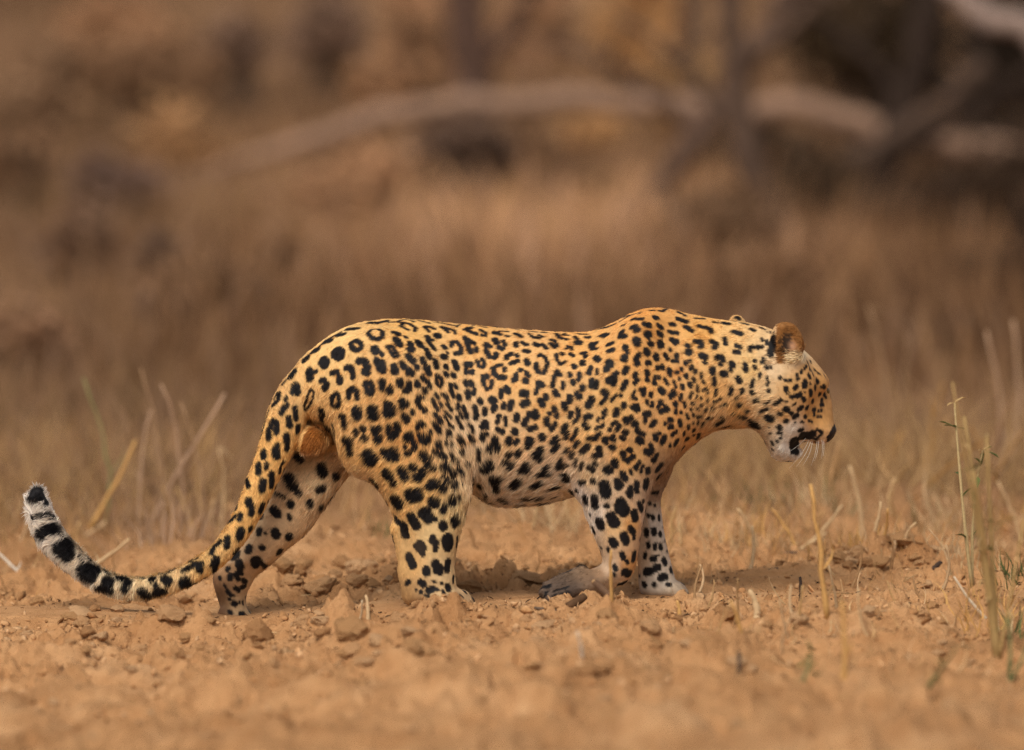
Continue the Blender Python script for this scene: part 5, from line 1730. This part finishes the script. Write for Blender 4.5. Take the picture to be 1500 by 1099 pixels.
DK, MID, GREY = (0.035, 0.022, 0.016), (0.085, 0.052, 0.036), (0.30, 0.195, 0.145)
limb([(215, foot(215, 16) + 6, 16, 3.2), (320, 246, 16, 6.4), (430, 212, 16, 11.2), (500, 190, 16, 13.6), (560, 170, 16, 15.2), (640, 158, 16, 13.6), (700, 149, 16, 16.8), (770, 151, 16, 15.2), (830, 145, 16, 16.0),
      (900, 152, 16, 14.4), (960, 152, 16, 16.8), (1070, 166, 16, 14.4), (1130, 158, 16, 16.8), (1180, 156, 16, 18.4), (1230, 172, 16, 17.6), (1290, 186, 16, 20.0), (1340, 196, 16, 17.6), (1400, 214, 16, 19.2), (1470, 218, 16, 16.0),
      (1560, 240, 16, 16.0), (1700, foot(1600, 16), 16, 12.8)],
     'long pale fallen bough arching across the whole background', (0.26, 0.160, 0.108), 'fallen_bough', 'fallen branch',
     [(20, -.6, -.8, .4, .02), (60, .5, -.8, .4, .025)])
limb([(1385, -25, 13, 16), (1450, 30, 13, 18), (1530, 70, 13, 18), (1620, foot(1600, 13), 13, 22)], 'pale broken bough in the upper right corner', (0.30, 0.215, 0.175), 'fallen_bough', 'fallen branch')
TR = [
    ([(700, foot(700, 18), 18, 34), (698, 200, 18, 32), (690, 90, 18, 30), (684, -40, 18, 30), (690, -300, 18, 26)], (0.085, 0.048, 0.034), 'dark upright trunk behind the middle of the pale bough', [(9, .5, .8, .9, .05)]),
    ([(1190, foot(1190, 13), 13, 24), (1130, 330, 13, 22), (1085, 170, 13, 20), (1072, 60, 13, 18), (1068, -40, 13, 18), (1040, -300, 13, 14)], MID, 'thin dark trunk crossing the pale bough right of centre', [(8, -.7, .7, .8, .04), (12, .7, .7, .7, .04)]),
    ([(905, foot(905, 14.4), 14.4, 16), (955, 290, 14.4, 17), (1030, 190, 14.4, 17), (1100, 80, 14.4, 16), (1170, -40, 14.4, 15), (1280, -250, 14.4, 16)], (0.10, 0.060, 0.042), 'leaning dark trunk slanting up to the right', [(9, -.8, .5, .8, .04)]),
    ([(1215, foot(1215, 15.3), 15.3, 16), (1290, 260, 15.3, 22), (1330, 130, 15.3, 22), (1372, -40, 15.3, 22), (1420, -300, 15.3, 18)], DK, 'blackish leaning trunk near the upper right', [(6, .8, .5, .9, .05), (9, -.7, .6, .8, .04)]),
    ([(1010, foot(1010, 15), 15, 14), (1100, 330, 15, 17), (1200, 262, 15, 17), (1330, 190, 15, 14), (1450, 90, 15, 12)], (0.08, 0.05, 0.035), 'low dark stem slanting under the right part of the bough', [(8, -.2, -.9, .5, .03)]),
    ([(1460, foot(1460, 18), 18, 26), (1455, 250, 18, 26), (1440, 60, 18, 26), (1450, -200, 18, 24)], DK, 'black upright trunk at the right edge', [(6, -.7, .7, .8, .05)]),
    ([(1010, foot(1010, 20), 20, 16), (1000, 150, 20, 16), (1012, -40, 20, 15), (1000, -200, 20, 14)], MID, 'slim trunk far back between the slanting ones', []),
    ([(215, foot(215, 10), 10, 7), (225, 430, 10, 8), (330, 465, 10, 8), (480, 470, 10, 6)], (0.10, 0.062, 0.045), 'low crooked dead branch behind the rump at the left', [(8, .8, .2, .4, .02)]),
]
for pts, col, lab, side in TR:
    limb(pts, lab, col, 'tree', 'tree trunk', side)


def shrub(px, py, Y, rx, rz, tint, n, label, cat='shrub', lsz=.030, green=0.0):
    """twiggy shrub: stems from the ground and leaves in uneven clumps; centre and radii as seen"""
    c = np.array(at(px, py, Y)); k_ = (Y + 15) / 15
    rx, rz = rx * S * k_, rz * S * k_
    gz_ = g1(c[0], Y)
    b_ = np.array([c[0], Y, gz_])
    root = empty('shrub', b_)
    tag(root, label, cat)
    rg = np.random.default_rng(int(px * 7 + py))
    ncl = 9
    cl = rg.normal(0, .5, (ncl, 3)) * [rx, rx * .8, rz] + c
    cl[:, 2] = np.maximum(cl[:, 2], gz_ + .05)
    for q_ in range(6):
        e = cl[rg.integers(ncl)]
        s0 = b_ + [rg.normal(0, .06), rg.normal(0, .06), -.03]
        g = Geo(); g.tube(bend(s0, e, rg.uniform(-.12, .12), 8, .02) - b_, np.linspace(.016, .005, 8) * k_, (0.07, 0.045, 0.03), 6)
        for z_ in range(4):
            a_0 = s0 + (e - s0) * rg.uniform(.4, 1)
            g.tube(bend(a_0, a_0 + rg.normal(0, .5, 3) * [rx, rx, rz], .05, 5) - b_, np.linspace(.005, .0015, 5) * k_, (0.07, 0.045, 0.03), 4)
        g.build('stem', M_BARK, root)
    j = rg.integers(ncl, size=n)
    P = cl[j] + rg.normal(0, .27, (n, 3)) * [rx, rx, rz]
    P[:, 2] = np.maximum(P[:, 2], gz_ + .02)
    d = rg.normal(size=(n, 3)); d /= np.linalg.norm(d, axis=1)[:, None]
    s_ = np.cross(d, rg.normal(size=(n, 3))); s_ /= np.linalg.norm(s_, axis=1)[:, None]
    L = lsz * k_ * rg.uniform(.6, 1.4, n)[:, None]
    V = np.stack([P, P + d * L * .5 + s_ * L * .3, P + d * L, P + d * L * .5 - s_ * L * .3], 1) - b_
    F = np.arange(n * 4).reshape(n, 4)
    col = np.asarray(tint) * rg.uniform(.6, 1.4, (n, 1))
    mesh_np('crown', V.reshape(-1, 3), F, M_LEAF, root, False, np.repeat(col, 4, 0))
    return root


DKL, BRL, RDL, GDL = (0.030, 0.018, 0.010), (0.19, 0.105, 0.055), (0.30, 0.165, 0.085), (0.36, 0.20, 0.085)
SH = [
    (1330, 60, 18.5, 60, 80, (0.05, 0.030, 0.016), 1200, 'dark brown shrub beside the blackish leaning trunk'),
    (1300, 265, 17.2, 80, 40, (0.06, 0.036, 0.020), 1100, 'dark shrub tucked under the bough beside the leaning trunk'),
    (1440, 260, 17.0, 80, 50, (0.05, 0.030, 0.018), 1100, 'dark shrub behind the right end of the bough'),
    (1120, 240, 17.0, 60, 40, (0.085, 0.05, 0.028), 900, 'brown shrub among the slanting trunks'),
    (1455, 105, 18.0, 75, 70, DKL, 1500, 'blackest leafy shrub in the upper right'),
    (1250, 60, 18.0, 90, 70, (0.07, 0.04, 0.018), 1500, 'dark brown shrub above the right part of the bough'),
    (1400, 325, 14.0, 110, 65, (0.065, 0.036, 0.020), 1700, 'broad dark shrub under the right end of the bough'),
    (1480, 420, 11.5, 60, 60, (0.06, 0.034, 0.020), 900, 'dark shrub low at the right edge'),
    (1215, 290, 14.5, 75, 50, (0.09, 0.052, 0.028), 1200, 'brown shrub below the pale bough right of centre'),
    (1050, 330, 12.0, 60, 40, BRL, 800, 'small brown shrub above the shoulder'),
    (690, 235, 15.5, 60, 36, (0.10, 0.060, 0.040), 700, 'small dark shrub at the foot of the upright trunk'),
    (820, 250, 16.0, 80, 50, BRL, 1000, 'reddish brown shrub under the top of the bough'),
    (345, 70, 20.0, 32, 26, (0.16, 0.095, 0.062), 500, 'small round dark shrub at the upper left'),
    (470, 35, 21.0, 44, 40, (0.16, 0.095, 0.062), 600, 'dark shrub at the top left of centre'),
    (230, 105, 19.0, 70, 40, BRL, 900, 'brown shrub at the upper left'),
    (70, 110, 19.0, 60, 50, (0.19, 0.11, 0.06), 900, 'brown shrub near the upper left corner'),
    (40, 235, 15.0, 40, 40, BRL, 700, 'brown shrub at the left edge'),
    (195, 270, 14.5, 36, 30, (0.15, 0.09, 0.065), 600, 'dusky shrub at the thin end of the bough'),
    (110, 365, 11.5, 44, 44, (0.15, 0.085, 0.05), 800, 'brown shrub at the left, level with the leopard back'),
    (230, 375, 11.0, 22, 24, (0.12, 0.07, 0.045), 400, 'small dark shrub beside the crooked dead branch'),
    (330, 410, 10.0, 60, 30, BRL, 600, 'low brown shrub behind the rump'),
    (30, 520, 8.0, 60, 40, (0.20, 0.11, 0.06), 700, 'low brown shrub at the left edge above the tail'),
    (1370, 520, 8.5, 80, 40, (0.18, 0.10, 0.055), 800, 'low brown shrub beyond the tall reeds'),
    (950, 60, 21.0, 60, 60, GDL, 1000, 'golden leaved shrub behind the top of the bough'),
    (1020, 180, 18.5, 40, 60, GDL, 800, 'golden leaved shrub between the slanting trunks'),
    (860, 210, 17.5, 40, 30, GDL, 500, 'golden shrub low under the bough'),
    (260, 195, 17.0, 60, 50, (0.30, 0.165, 0.075), 800, 'golden brown shrub at the upper left'),
    (150, 60, 22.0, 70, 60, RDL, 900, 'rust brown shrub at the top left'),
    (590, 90, 20.0, 50, 60, RDL, 800, 'rust brown shrub left of the upright trunk'),
    (790, 60, 22.0, 60, 60, RDL, 900, 'rust brown shrub right of the upright trunk'),
    (530, 300, 14.0, 80, 50, RDL, 900, 'rust brown shrub in the middle distance above the back'),
    (1120, 420, 10.5, 70, 40, RDL, 800, 'rust brown shrub above the head'),
]
for a in SH:
    shrub(a[0], a[1], a[2], a[3] * 1.15, a[4] * 1.2, tuple(v * (1.5 if a[0] < 1000 else 1.0) for v in a[5]), int(a[6] * 1.3), a[7])
